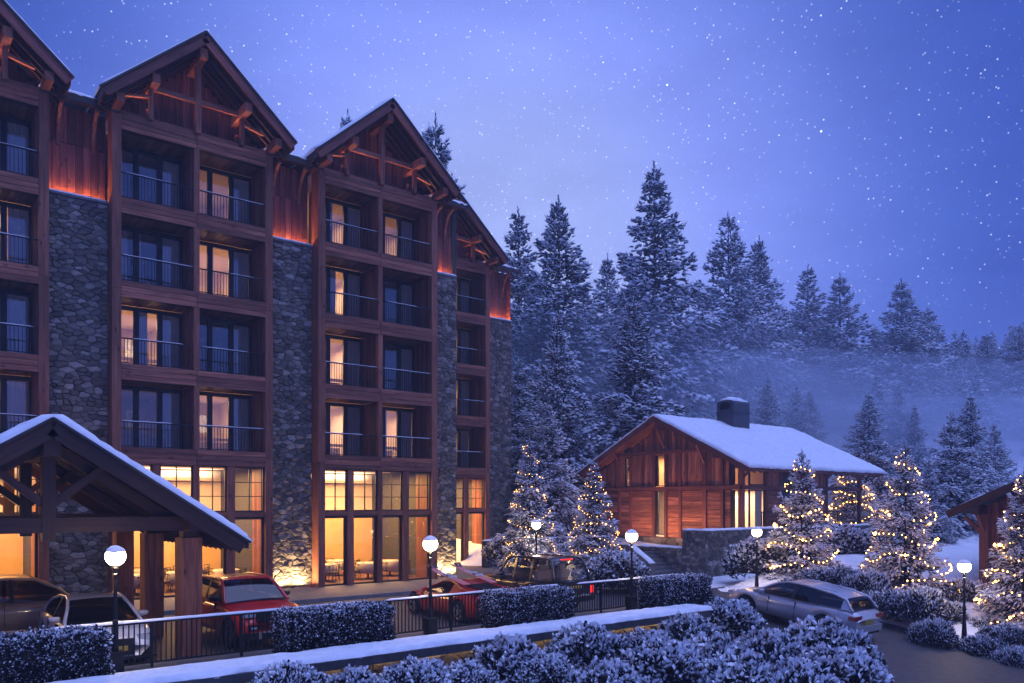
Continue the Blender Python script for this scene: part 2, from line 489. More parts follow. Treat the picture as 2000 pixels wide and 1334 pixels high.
def glass(name, ior=1.75, tint=(1, 1, 1), extra=0.0):
    m, nt, out = new_mat(name)
    # Schlick reflectance, the same from both faces of the pane
    ge = nt.nodes.new('ShaderNodeNewGeometry'); dt = nt.nodes.new('ShaderNodeVectorMath'); dt.operation = 'DOT_PRODUCT'
    nt.links.new(ge.outputs['Normal'], dt.inputs[0]); nt.links.new(ge.outputs['Incoming'], dt.inputs[1])
    k = math_n(nt, 'POWER', math_n(nt, 'SUBTRACT', 1.0, math_n(nt, 'ABSOLUTE', dt.outputs['Value'])), 5.0)
    f0 = ((ior - 1) / (ior + 1)) ** 2 + extra
    fac = math_n(nt, 'ADD', math_n(nt, 'MULTIPLY', k, 1 - f0), f0)
    tr = nt.nodes.new('ShaderNodeBsdfTransparent'); tr.inputs[0].default_value = (*tint, 1)
    gl = nt.nodes.new('ShaderNodeBsdfGlossy'); gl.inputs['Roughness'].default_value = .01
    mx = nt.nodes.new('ShaderNodeMixShader')
    nt.links.new(fac, mx.inputs[0]); nt.links.new(tr.outputs[0], mx.inputs[1]); nt.links.new(gl.outputs[0], mx.inputs[2])
    nt.links.new(mx.outputs[0], out.inputs[0])
    return m
M['glass'] = glass('window_glass', 1.8, (.92, .92, .92), .17)
M['shop_glass'] = glass('restaurant_glass', 1.62, (.95, .95, .95))
M['car_glass'] = glass('car_glass', 1.6, (.16, .16, .17), .03)
M['car_glass_clear'] = glass('clear_car_glass', 1.25, (.8, .8, .8), .01)
def paint(name, col, metal=.0, rough=.32): return plain(name, col, rough, metal, 1.0)
M['paint_white'] = paint('white_paint', (.66, .64, .64))
M['paint_red'] = paint('red_paint', (.62, .010, .010))
M['paint_red2'] = paint('scarlet_paint', (.50, .016, .010))
M['paint_gold'] = paint('bronze_paint', (.62, .44, .26), .0, .36)
M['paint_dark'] = paint('dark_paint', (.018, .017, .02), 0, .3)
M['paint_silver'] = paint('silver_paint', (.48, .49, .53), .3, .35)
M['rubber'] = plain('rubber', (.012, .012, .013), .85)
M['rim'] = plain('alloy_rim', (.45, .45, .47), .35, .8)
M['rim_dark'] = plain('dark_rim', (.05, .05, .055), .4, .6)
M['black_trim'] = plain('black_trim', (.01, .01, .011), .5)
M['chrome'] = plain('bright_trim', (.75, .75, .78), .2, .9)
M['head_lens'] = plain('headlight_lens', (.60, .64, .72), .12, .3, 1.0)
M['tail_lens'] = plain('tail_lens', (.30, .008, .008), .2, 0, 1.0)
M['plate'] = plain('yellow_plate', (.34, .26, .05), .5)
M['seat'] = plain('pale_leather', (.42, .34, .26), .6)
M['ski'] = plain('red_ski', (.80, .26, .22), .4)
M['ski_white'] = plain('white_ski', (.75, .73, .72), .35)
M['picture'] = plain('framed_print', (.35, .38, .45), .5, var=.6, scale=9)
# ---------------------------------------------------------------- rubble stonework
def voronoi_cells(w, h, rmin, rmax, seed, aspect=1.5):
    """irregular cells filling a w x h rectangle; returns list of polygons"""
    rg = random.Random(seed)
    W, Hh = w / aspect, h
    pts, cell = [], rmax
    grid = {}
    tries = int(W * Hh / (rmin * rmin) * 9)
    for _ in range(tries):
        x, y = rg.uniform(0, W), rg.uniform(0, Hh)
        r = rmin + (rmax - rmin) * rg.random() ** 1.7
        gx, gy = int(x / cell), int(y / cell); ok = True
        for i in range(gx - 1, gx + 2):
            for j in range(gy - 1, gy + 2):
                for (a, b, c) in grid.get((i, j), ()):
                    if (a - x) ** 2 + (b - y) ** 2 < ((r + c) * .5) ** 2: ok = False; break
                if not ok: break
            if not ok: break
        if ok:
            pts.append((x, y, r)); grid.setdefault((gx, gy), []).append((x, y, r))
    cells = []
    for (x, y, r) in pts:
        gx, gy = int(x / cell), int(y / cell)
        nb = [p for i in range(gx - 2, gx + 3) for j in range(gy - 2, gy + 3) for p in grid.get((i, j), ()) if p[0] != x or p[1] != y]
        nb.sort(key=lambda p: (p[0] - x) ** 2 + (p[1] - y) ** 2)
        poly = [(0, 0), (W, 0), (W, Hh), (0, Hh)]
        poly = [(max(x - 1.2, 0), max(y - 1.2, 0)), (min(x + 1.2, W), max(y - 1.2, 0)), (min(x + 1.2, W), min(y + 1.2, Hh)), (max(x - 1.2, 0), min(y + 1.2, Hh))]
        for (a, b, c) in nb[:22]:
            mx, my = (x + a) / 2, (y + b) / 2; dx, dy = a - x, b - y
            out = []
            for k in range(len(poly)):
                p, q = poly[k], poly[(k + 1) % len(poly)]
                sp = (p[0] - mx) * dx + (p[1] - my) * dy; sq = (q[0] - mx) * dx + (q[1] - my) * dy
                if sp <= 0: out.append(p)
                if sp * sq < 0:
                    t = sp / (sp - sq); out.append((p[0] + (q[0] - p[0]) * t, p[1] + (q[1] - p[1]) * t))
            poly = out
            if len(poly) < 3: break
        if len(poly) >= 3: cells.append([(p[0] * aspect, p[1]) for p in poly])
    return cells
def stone_mesh_into(v, f, poly, place, rg, gap=.011, depth=.05):
    """one stone: jagged outline, chamfered tilted face; place(a, z, out) -> 3-D point"""
    cx = sum(p[0] for p in poly) / len(poly); cz = sum(p[1] for p in poly) / len(poly)
    size = max(max(p[0] for p in poly) - min(p[0] for p in poly), max(p[1] for p in poly) - min(p[1] for p in poly))
    P = []
    for i in range(len(poly)):
        p, q = poly[i], poly[(i + 1) % len(poly)]
        L = sqrt((p[0] - q[0]) ** 2 + (p[1] - q[1]) ** 2)
        if L < .03 and len(poly) > 4: continue
        P.append(p)
        if L > .14: P.append(((p[0] + q[0]) / 2 + rg.uniform(-.016, .016), (p[1] + q[1]) / 2 + rg.uniform(-.016, .016)))
    if len(P) < 3: P = poly
    k = 1 - 2 * gap / max(size, .08)
    b = len(v); n = len(P)
    d = depth * rg.uniform(.35, 1.25); ta, tz = rg.uniform(-.16, .16), rg.uniform(-.16, .16)
    for (a, z) in P:
        v.append(place(cx + (a - cx) * k, cz + (z - cz) * k, -.03))
    for (a, z) in P:
        a2, z2 = cx + (a - cx) * k * .98, cz + (z - cz) * k * .98
        v.append(place(a2, z2, max(.004, d * .55 + (a - cx) * ta + (z - cz) * tz)))
    for (a, z) in P:
        a2, z2 = cx + (a - cx) * k * .72 , cz + (z - cz) * k * .72
        v.append(place(a2, z2, d + (a - cx) * ta + (z - cz) * tz + rg.uniform(-.008, .008)))
    for r in range(2):
        for i in range(n):
            j = (i + 1) % n
            f.append((b + r * n + i, b + r * n + j, b + (r + 1) * n + j, b + (r + 1) * n + i))
    f.append(tuple(b + 2 * n + i for i in range(n)))
    return (cx, cz, size)
def link_mesh(name, v, f, mat, parent, tone=None):
    me = bpy.data.meshes.new(name)
    me.from_pydata(v, [], f); me.materials.append(mat)
    a = me.attributes.new('tone', 'FLOAT', 'POINT')
    if tone is not None: a.data.foreach_set('value', tone)
    me.update()
    o = bpy.data.objects.new(name, me); COL.objects.link(o); o.parent = parent
    return o
def stone_face(parent, w, h, place, seed, rmin=.095, rmax=.36, budget=100, prefer=None, aspect=1.75, depth=.055, sub=None):
    """stones laid over a face: the 'budget' best-visible ones as parts called stone, the rest joined into one part"""
    rg = random.Random(seed)
    cells = voronoi_cells(w, h, rmin, rmax, seed, aspect)
    scored = []
    for poly in cells:
        cx = sum(p[0] for p in poly) / len(poly); cz = sum(p[1] for p in poly) / len(poly)
        ar = abs(sum(poly[i][0] * poly[(i + 1) % len(poly)][1] - poly[(i + 1) % len(poly)][0] * poly[i][1] for i in range(len(poly)))) / 2
        scored.append((ar * (prefer(cx, cz) if prefer else 1), poly))
    scored.sort(key=lambda t: -t[0])
    org = world_loc(parent)
    def pl(a, z, o): return tuple(place(a, z, o) - org)
    for sc, poly in scored[:budget]:
        v, f = [], []
        stone_mesh_into(v, f, poly, pl, rg, depth=depth)
        c = Vector((0, 0, 0))
        for p in v: c += Vector(p)
        c /= len(v)
        v = [tuple(Vector(p) - c) for p in v]
        o = link_mesh('stone', v, f, M['stone'], parent); o.location = c
    v, f, tone = [], [], []
    for sc, poly in scored[budget:]:
        n0 = len(v); stone_mesh_into(v, f, poly, pl, rg, depth=depth); tone += [rg.random()] * (len(v) - n0)
    if v:
        o = link_mesh('stone', v, f, M['stone'], parent, tone); o['kind'] = 'stuff'

# ---------------------------------------------------------------- snow lying on things
def snow_ridge(name, p, q, width, height, parent, seed=0, step=.14, wob=.35, local=False, cover=None):
    """a strip of lying snow from p to q: rounded section, uneven top and edges"""
    p, q = Vector(p), Vector(q); d = q - p; L = d.length; d.normalize()
    sd = d.cross(Vector((0, 0, 1))).normalized()
    n = max(3, int(L / step)); mb = MB(); prof = [(-1.06, -.12), (-1.0, .35), (-.62, .86), (0, 1.0), (.62, .86), (1.0, .35), (1.06, -.12)]
    for i in range(n + 1):
        t = i / n; c = p + d * L * t
        k = 1 + wob * fbm(seed * 3.1 + t * L * 1.1, 1.7) + wob * .6 * fbm(seed * 7.7 + t * L * 3.3, 5.1)
        end = min(1.0, min(t, 1 - t) * L / max(height * 1.5, .02)); end = .25 + .75 * sqrt(max(0, end))
        for a, z in prof:
            e = 1 + .16 * fbm(seed + t * L * 2.4, a * 2 + 9)
            pp = c + sd * (a * width / 2 * e) + Vector((0, 0, z * height * k * end if z > 0 else z * height))
            mb.v.append(tuple(pp))
    m = len(prof)
    for i in range(n):
        for j in range(m - 1):
            mb.f.append((i*m + j, i*m + j + 1, (i+1)*m + j + 1, (i+1)*m + j)); mb.uv.append([(0, 0)] * 4); mb.mi.append(0)
    for i, rev in ((0, False), (n, True)):
        fc = [i*m + j for j in range(m)]
        mb.f.append(tuple(fc if rev else fc[::-1])); mb.uv.append([(0, 0)] * m); mb.mi.append(0)
    return mb.build(name, M['snow'], parent, smooth=True, local=local)
def snow_slope(name, o, u, v, thick, parent, nu=24, nv=14, seed=0, amp=.35, edge=.16):
    """snow blanket over a sloping rectangle o + u + v, thick, with a soft ragged rim"""
    o, u, v = Vector(o), Vector(u), Vector(v); nrm = u.cross(v).normalized()
    if nrm.z < 0: nrm = -nrm
    mb = MB(); Lu, Lv = u.length, v.length
    for j in range(nv + 1):
        for i in range(nu + 1):
            a, b = i / nu, j / nv
            # gather rows close to the rim so that it rounds off
            a = a if 0 < i < nu else a; p = o + u * a + v * b
            ed = min(a * Lu, (1 - a) * Lu, b * Lv, (1 - b) * Lv)
            k = min(1, ed / .22); k = sqrt(max(0, 1 - (1 - k) ** 2))
            h = thick * (.35 + .65 * k) * (1 + amp * fbm(a * Lu * .55 + seed, b * Lv * .55) + amp * .5 * fbm(a * Lu * 1.9 + seed, b * Lv * 1.9) + .16 * fbm(a * Lu * 5.3, b * Lv * 5.3 + seed))
            r = Vector((0, 0, 0))
            if ed < 1e-6:
                cdir = (u.normalized() * (-1 if i == 0 else 1 if i == nu else 0) + v.normalized() * (-1 if j == 0 else 1 if j == nv else 0))
                r = cdir * edge * (.35 + .65 * fbm(a * Lu * 1.6 + seed, b * Lv * 1.6 + 4) + .5 * fbm(a * Lu * 4.7 + seed, b * Lv * 4.7))
            mb.v.append(tuple(p + r + nrm * h))
    m = nu + 1
    for j in range(nv):
        for i in range(nu):
            mb.f.append((j*m + i, j*m + i + 1, (j+1)*m + i + 1, (j+1)*m + i)); mb.uv.append([(0, 0)] * 4); mb.mi.append(0)
    # skirt down to the roof
    ring = [i for i in range(m)] + [j*m + nu for j in range(1, nv + 1)] + [nv*m + i for i in range(nu - 1, -1, -1)] + [j*m for j in range(nv - 1, 0, -1)]
    b0 = len(mb.v)
    for k in ring: mb.v.append(tuple(Vector(mb.v[k]) - nrm * thick * .5))
    for k in range(len(ring)):
        k2 = (k + 1) % len(ring)
        mb.f.append((ring[k], b0 + k, b0 + k2, ring[k2])); mb.uv.append([(0, 0)] * 4); mb.mi.append(0)
    return mb.build(name, M['snow'], parent, smooth=True)

# ---------------------------------------------------------------- hotel
hotel = thing('hotel', 'tall timber and stone hotel with four steep gables and rows of balconies', 'hotel', (0, 0, 0))
BW = 5.938                                       # bay width, post to post
BAYS = [dict(s=-8.217, n=0.0), dict(s=-0.307, n=0.0), dict(s=7.603, n=0.0), dict(s=15.68, n=6.7)]
FLOOR = [5.58, 8.6, 11.6, 14.6]                  # balcony floor levels
BEAM = [(4.97, 5.58), (8.0, 8.6), (11.0, 11.6), (14.03, 14.6), (17.05, 17.57)]
COLS = [(.307, 2.85), (3.06, 5.631)]             # balcony openings across a bay
wood_rg = random.Random(11)

def curtain(parent, s0, s1, n, z0, z1, seed):
    mb = MB(); k = max(6, int((s1 - s0) / .035))
    for i in range(k + 1):
        s = s0 + (s1 - s0) * i / k
        y = n + .035 * sin(i * 1.9 + seed) + .02 * sin(i * .7 + seed * 2)
        mb.v.append((s, y, z0)); mb.v.append((s, y + .012 * sin(i), z1))
    for i in range(k):
        mb.f.append((2*i, 2*i + 2, 2*i + 3, 2*i + 1)); mb.uv.append([(0, 0)] * 4); mb.mi.append(0)
    return mb.build('curtain', M['curtain'], parent, smooth=True)

def balcony(bi, ci, fi, lit, snow):
    B = BAYS[bi]; n0 = B['n']; a = B['s'] + COLS[ci][0]; b = B['s'] + COLS[ci][1]
    z0 = FLOOR[fi]; z1 = BEAM[fi + 1][0]
    nw = n0 + 1.5
    # window wall: three black framed leaves
    fr = MB(); w = (b - a) / 3
    fr.box((a, nw, z1 - .14), (b, nw + .1, z1 + .02)); fr.box((a, nw, z0 - .02), (b, nw + .1, z0 + .1))
    for k in range(4):
        c = a + w * k; fr.box((max(a, c - .1), nw - .01, z0 + .1), (min(b, c + .1), nw + .09, z1 - .14))
    win = fr.build('balcony_window', M['frame'], hotel)
    for k in range(3):
        pb = MB(); x0, x1 = a + w * k + .1, a + w * (k + 1) - .1
        pb.quad([(x0, nw + .05, z0 + .1), (x1, nw + .05, z0 + .1), (x1, nw + .05, z1 - .14), (x0, nw + .05, z1 - .14)])
        pb.build('pane', M['glass'], win)
    hd = MB(); hd.tube([(a + w - .13, nw - .03, z0 + 1.0), (a + w - .13, nw - .03, z0 + 1.25)], .014, 6); hd.build('handle', M['chrome'], win)
    # curtains
    seed = bi * 7 + ci * 3 + fi
    rg = random.Random(seed * 13 + 1)
    curtain(hotel, b - .70 - rg.uniform(0, .15), b - .03, nw + .22, z0 + .02, z1 - .1, seed)
    if rg.random() < .45: curtain(hotel, a + .85, a + .85 + rg.uniform(.2, .5), nw + .22, z0 + .02, z1 - .1, seed + 5)
    if rg.random() < .4: curtain(hotel, a + .05, a + rg.uniform(.3, .7), nw + .24, z0 + .02, z1 - .1, seed + 9)
    if lit:
        lamp('AREA', 'room_lamp', ((a + b) / 2, nw + 1.9, z1 - .16), 150 * lit, (1.0, .60, .30), hotel, 1.6, (0, 0, 0))
        lamp('POINT', 'bedside_lamp', ((a + b) / 2 + .5, nw + 3.2, z0 + 1.2), 36 * lit, (1.0, .62, .36), hotel, .12)
    # things in the room: a headboard rail and a picture
    t = MB(); t.box((a + .1, nw + 1.2, z0 + .55), (b - .1, nw + 1.26, z0 + .68)); t.box((a + .2, nw + 1.26, z0), (b - .5, nw + 2.9, z0 + .5)); t.build('bed', M['curtain'], hotel)
    if rg.random() < .6:
        p = MB(); x = a + rg.uniform(.5, 1.6); p.box((x, nw + 4.0, z0 + 1.1), (x + .6, nw + 4.05, z0 + 1.9)); p.build('framed_picture', M['picture'], hotel)
    # railing
    nr = n0 + .10
    rl = MB(); rl.box((a, nr - .03, z0 + .90), (b, nr + .03, z0 + .94)); rl.box((a, nr - .015, z0 + .03), (b, nr + .015, z0 + .06))
    rail = rl.build('balcony_railing', M['metal'], hotel)
    bl = MB(); k = int((b - a) / .112)
    for i in range(1, k):
        x = a + (b - a) * i / k; bl.box((x - .009, nr - .009, z0 + .06), (x + .009, nr + .009, z0 + .90))
    bl.build('baluster_row', M['metal'], rail)
    for (f0, f1) in snow:
        snow_ridge('snow_cap', (a + (b - a) * f0, nr, z0 + .94), (a + (b - a) * f1, nr, z0 + .94), .038, .024, rail, seed, .12)

def bay(bi, lits, snows, cols=(0, 1), detail=True, right_only=False):
    B = BAYS[bi]; s0, n0 = B['s'], B['n']; P = lambda x, y, z: (s0 + x, n0 + y, z)
    # posts
    for x0, x1 in ((0, .307), (5.631, BW)):
        # each post is built of three tall lengths
        for z0, z1 in ((0, 5.275), (5.285, 11.29), (11.30, 17.57)):
            piece('post', (x1 - x0, .70, z1 - z0), P((x0 + x1) / 2, .35, (z0 + z1) / 2), M['wood_post'], hotel, var=wood_rg.randrange(3))
    for i in range(4):
        z0, z1 = BEAM[i][1], BEAM[i + 1][0]
        piece('post', (.21, .25, z1 - z0), P(2.955, .145, (z0 + z1) / 2), M['wood_post'], hotel)
        piece('wall', (.20, 1.2, z1 - z0), P(2.955, .88, (z0 + z1) / 2), M['soffit'], hotel)
    # spandrel beams, each of three planks in two lengths, on a dark core
    core = MB()
    for (z0, z1) in BEAM: core.box(P(.307, .05, z0 + .005), P(5.631, .30, z1 - .005))
    core.build('beam', M['dark_wood'], hotel)
    for (z0, z1) in BEAM:
        hh = (z1 - z0) / 3
        for (x0, x1) in ((.307, 2.95), (2.96, 5.631)):
            for k in range(3):
                piece('beam_plank', (x1 - x0 - .012, .05, hh - .017), P((x0 + x1) / 2, .026 + wood_rg.uniform(-.006, .006), z0 + hh * (k + .5)), M['wood'], hotel, var=wood_rg.randrange(4))
    # floor slabs (the rooms' ceilings and floors), party walls, room backs
    sh = MB()
    for i, (z0, z1) in enumerate(BEAM[:-1]): sh.box(P(.0, .72, z0 + .10), P(BW, 6.4, z1 - .015))
    sh.box(P(0, .72, BEAM[4][0] + .10), P(BW, 6.4, 17.6))
    sh.box(P(-.05, 6.4, 0), P(BW + .05, 6.5, 17.6))
    sh.box(P(2.875, 1.62, 5.58), P(3.035, 6.4, 17.1))
    sh.box(P(-.02, 1.62, 5.58), P(.10, 6.4, 17.1)); sh.box(P(BW - .10, 1.62, 5.58), P(BW + .02, 6.4, 17.1))
    sh.build('room_shell', M['plaster'], hotel)
    fl = MB()
    for i in range(4):
        fl.box(P(.307, .30, FLOOR[i] - .012), P(5.631, 1.5, FLOOR[i] + .002))
    fl.build('balcony_floor', M['dark_wood'], hotel)
    # balcony soffits and side cladding, board by board
    for ci in cols:
        x0, x1 = COLS[ci]
        for i in range(4):
            zc = BEAM[i + 1][0]
            nb = 10; w = (x1 - x0) / nb
            for k in range(nb):
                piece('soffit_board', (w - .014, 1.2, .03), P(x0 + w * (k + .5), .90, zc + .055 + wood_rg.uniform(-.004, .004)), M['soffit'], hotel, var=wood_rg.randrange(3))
            wk = 1.2 / 6
            for k in range(6):
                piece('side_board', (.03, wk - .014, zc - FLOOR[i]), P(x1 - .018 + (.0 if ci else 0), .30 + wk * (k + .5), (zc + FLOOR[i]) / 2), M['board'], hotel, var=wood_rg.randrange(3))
    lf = MB()
    for i in range(4):
        lf.box(P(.307, .70, FLOOR[i]), P(.33, 1.5, BEAM[i + 1][0] + .04)); lf.box(P(5.62, .70, FLOOR[i]), P(5.66, 1.5, BEAM[i + 1][0] + .04))
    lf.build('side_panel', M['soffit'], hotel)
    for ci in cols:
        for fi in range(4):
            balcony(bi, ci, fi, lits[fi][ci], snows[fi][ci])
    ground_floor(bi)
    gable(bi)

def ground_floor(bi):
    B = BAYS[bi]; s0, n0 = B['s'], B['n']; P = lambda x, y, z: (s0 + x, n0 + y, z)
    inner = [(1.377, 1.657), (2.84, 3.06), (4.12, 4.42)]
    for x0, x1 in inner:
        piece('post', (x1 - x0, .26, 4.97), P((x0 + x1) / 2, .16, 2.485), M['wood_post'], hotel)
    edges = [(.307, 1.377), (1.657, 2.84), (3.06, 4.12), (4.42, 5.631)]
    for (x0, x1) in edges:
        piece('transom_beam', (x1 - x0, .18, .20), P((x0 + x1) / 2, .14, 3.09), M['wood'], hotel)
        f = MB(); y0, y1 = .14, .20; x1f = x1
        f.box(P(x0, y0, 3.19), P(x1, y1, 3.24)); f.box(P(x0, y0, 4.92), P(x1, y1, 4.97))
        f.box(P(x0, y0, 3.24), P(x0 + .04, y1, 4.92)); f.box(P(x1 - .06, y0, 3.24), P(x1, y1, 4.92))
        xm = (x0 + x1) / 2; f.box(P(xm - .017, y0, 3.24), P(xm + .017, y1, 4.92))
        for zz in (3.24 + .56, 3.24 + 1.12):
            f.box(P(x0 + .04, y0 + .01, zz - .015), P(xm - .017, y1 - .01, zz + .015)); f.box(P(xm + .017, y0 + .01, zz - .015), P(x1 - .06, y1 - .01, zz + .015))
        w = f.build('window', M['frame'], hotel)
        for (a, b) in ((x0 + .04, xm - .017), (xm + .017, x1 - .06)):
            for k in range(3):
                za, zb = 3.24 + .56 * k + (.015 if k else 0), 3.24 + .56 * (k + 1) - .015
                p = MB(); p.quad([P(a, .17, za), P(b, .17, za), P(b, .17, zb), P(a, .17, zb)]); p.build('pane', M['shop_glass'], w)
        f = MB(); y0, y1 = .20, .30
        f.box(P(x0, y0, 2.88), P(x1, y1, 2.99)); f.box(P(x0, y0, .0), P(x1, y1, .07)); f.box(P(x0, y0, .07), P(x0 + .04, y1, 2.88)); f.box(P(x1 - .09, y0, .07), P(x1, y1, 2.88))
        w = f.build('glass_door', M['frame'], hotel)
        p = MB(); p.quad([P(x0 + .04, .25, .07), P(x1 - .09, .25, .07), P(x1 - .09, .25, 2.88), P(x0 + .04, .25, 2.88)]); p.build('pane', M['shop_glass'], w)
    # dining room behind the glass
    r = MB(); r.box(P(-.6, 6.3, .0), P(BW + .6, 6.38, 3.1)); r.box(P(-.68, .95, 0), P(-.60, 6.38, 5)); r.box(P(BW + .60, .95, 0), P(BW + .68, 6.38, 5))
    r.build('dining_room_wall', M['plaster_warm'], hotel)
    r = MB(); r.box(P(-.6, 6.3, 3.1), P(BW + .6, 6.38, 5.0)); r.build('dining_room_wall', M['plaster'], hotel)
    for k in range(4): piece('side_board', (.04, .24, 4.9), P(BW + .10 - .44, .45 + .25 * k, 2.46), M['wood'], hotel)
    if bi == 2:
        r = MB(); r.box(P(BW + .2, 1.45, 0), P(BW + .59, 6.3, 4.95)); sw_ = r.build('inner_wall', M['mortar'], hotel)
        stone_face(sw_, 4.8, 4.9, lambda a, z, o: P(BW + .2 - o, 6.25 - a, z) if False else Vector(P(BW + .2 - o, 6.25 - a, z)), 777, budget=0)
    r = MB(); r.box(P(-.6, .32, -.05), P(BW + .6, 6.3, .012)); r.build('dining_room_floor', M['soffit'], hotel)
    c = MB(); c.box(P(.4, 5.6, 4.55), P(BW - .4, 6.2, 4.60)); c.build('ceiling_cove', M['plaster'], hotel)
    lamp('AREA', 'dining_lamp', P(BW / 2, 3.2, 4.9), 1250, (1.0, .55, .20), hotel, 4.4, (0, 0, 0), 3.0)
    lamp('AREA', 'cove_lamp', P(BW / 2, 5.9, 4.66), 200, (1.0, .74, .48), hotel, 5.0, (pi, 0, 0), .4)

def gable(bi):
    B = BAYS[bi]; s0, n0 = B['s'], B['n']; cs = s0 + BW / 2; P = lambda x, y, z: (cs + x, n0 + y, z)
    PK, SL = 21.0, .893                                    # ridge height at the top of the roof deck, slope
    zr = lambda x: PK - SL * abs(x)
    # sill on the top beam
    sill = MB(); sill.box(P(-2.97, .06, 17.575), P(2.97, .95, 17.73)); sill.build('gable_sill', M['wood_post'], hotel)
    # boarded wall
    nb = 22; w = 5.9 / nb
    back = MB(); back.prism([(cs - 2.95, 17.6), (cs + 2.95, 17.6), (cs + 2.95, zr(2.95) - .35), (cs, PK - .35), (cs - 2.95, zr(2.95) - .35)], n0 + .94, n0 + 1.0); back.build('gable_wall', M['dark_wood'], hotel)
    for k in range(nb):
        x = -2.95 + w * (k + .5); zt = min(zr(x - w / 2), zr(x + w / 2)) - .36
        piece('gable_board', (w - .016, .035, zt - 17.73), P(x, .92 - wood_rg.uniform(0, .012), (zt + 17.73) / 2), M['board'], hotel, var=wood_rg.randrange(3))
    # roof slopes with fascia
    X = 3.42
    for sgn in (-1, 1):
        th = .22; rf = MB()
        a = [(cs, PK), (cs + sgn * X, zr(X)), (cs + sgn * X, zr(X) - th * 1.35), (cs, PK - th * 1.35)]
        rf.prism(a if sgn < 0 else a[::-1], n0 - .96, n0 + 8.0)
        slope = rf.build('gable_roof', M['dark_wood'], hotel)
        bb = MB(); bb.bar(P(0, -1.0, PK - .16), P(sgn * (X + .03), -1.0, zr(X + .03) - .16), .07, .40, (0, 0, 1)); bb.build('barge_board', M['board'], hotel)
        bb = MB(); bb.bar(P(0, -1.02, PK + .03), P(sgn * (X + .10), -1.02, zr(X + .10) + .03), .16, .07, (0, 0, 1)); bb.build('roof_edge', M['shingle'], hotel)
        ef = MB(); ef.box(P(min(sgn * X, sgn * (X + .05)), -.97, zr(X) - .32), P(max(sgn * X, sgn * (X + .05)), 6.0, zr(X) + .04)); ef.build('eave_board', M['dark_wood'], hotel)
        snow_slope('snow_blanket', P(0, -1.06, PK + .07), (sgn * (X + .10), 0, -SL * (X + .10)), (0, 8.5, 0), .13, hotel, 22, 22, bi * 10 + sgn, .45, .05)
        for yy in (-.62, -.24, .14, .52):
            rb = MB(); rb.bar(P(sgn * .1, yy, zr(.1) - .42), P(sgn * (X - .05), yy, zr(X - .05) - .42), .09, .16, (0, 0, 1)); rb.build('rafter', M['dark_wood'], hotel)
    # purlins poking out to the front truss
    for x, hh in ((0, .36), (-1.68, .34), (1.68, .34), (-2.86, .30), (2.86, .30)):
        z = zr(x) - .50 - hh / 2
        piece('purlin', (.26, 1.78, hh), P(x, .03, z), M['wood_post'], hotel)
    # truss: king post, two queen posts, collar, braces
    pb = MB(); pb.box(P(-.10, -.16, 17.60), P(.10, .04, PK - .88)); pb.build('king_post', M['wood_post'], hotel)
    for sgn in (-1, 1):
        pb = MB(); pb.box(P(sgn * 1.68 - .075, -.16, 17.60), P(sgn * 1.68 + .075, .04, zr(1.68) - .86)); pb.build('queen_post', M['wood_post'], hotel)
        bb = MB(); bb.bar(P(sgn * 1.68, -.1, 18.45), P(sgn * 2.55, -.1, zr(2.55) - .46), .10, .13, (0, 1, 0)); bb.build('brace', M['wood_post'], hotel)
        bb = MB(); bb.bar(P(sgn * 1.66, .5, zr(1.68) - 1.25), P(sgn * 1.66, .88, zr(1.68) - 1.75), .09, .12, (1, 0, 0)); bb.build('brace', M['wood_post'], hotel)
    cb = MB(); cb.box(P(-1.6, -.12, 18.72), P(-.10, .0, 18.90)); cb.box(P(.10, -.12, 18.72), P(1.6, .0, 18.90)); cb.build('collar_beam', M['wood_post'], hotel)
    for (a, b) in ((-1.55, -.15), (.15, 1.55), (-2.75, -1.85), (1.85, 2.75)):
        snow_ridge('snow_cap', P(a, .72, 17.73), P(b, .72, 17.73), .32, .07, hotel, bi + a, .15)
    # amber strip lights hidden on the sill, washing the roof timbers
    for x in (-1.5, 1.5):
        lamp('AREA', 'gable_lamp', P(x, .22, 17.78), 13, (1.0, .42, .24), hotel, 2.4, (pi + .35, 0, 0), .10).data.spread = radians(125)

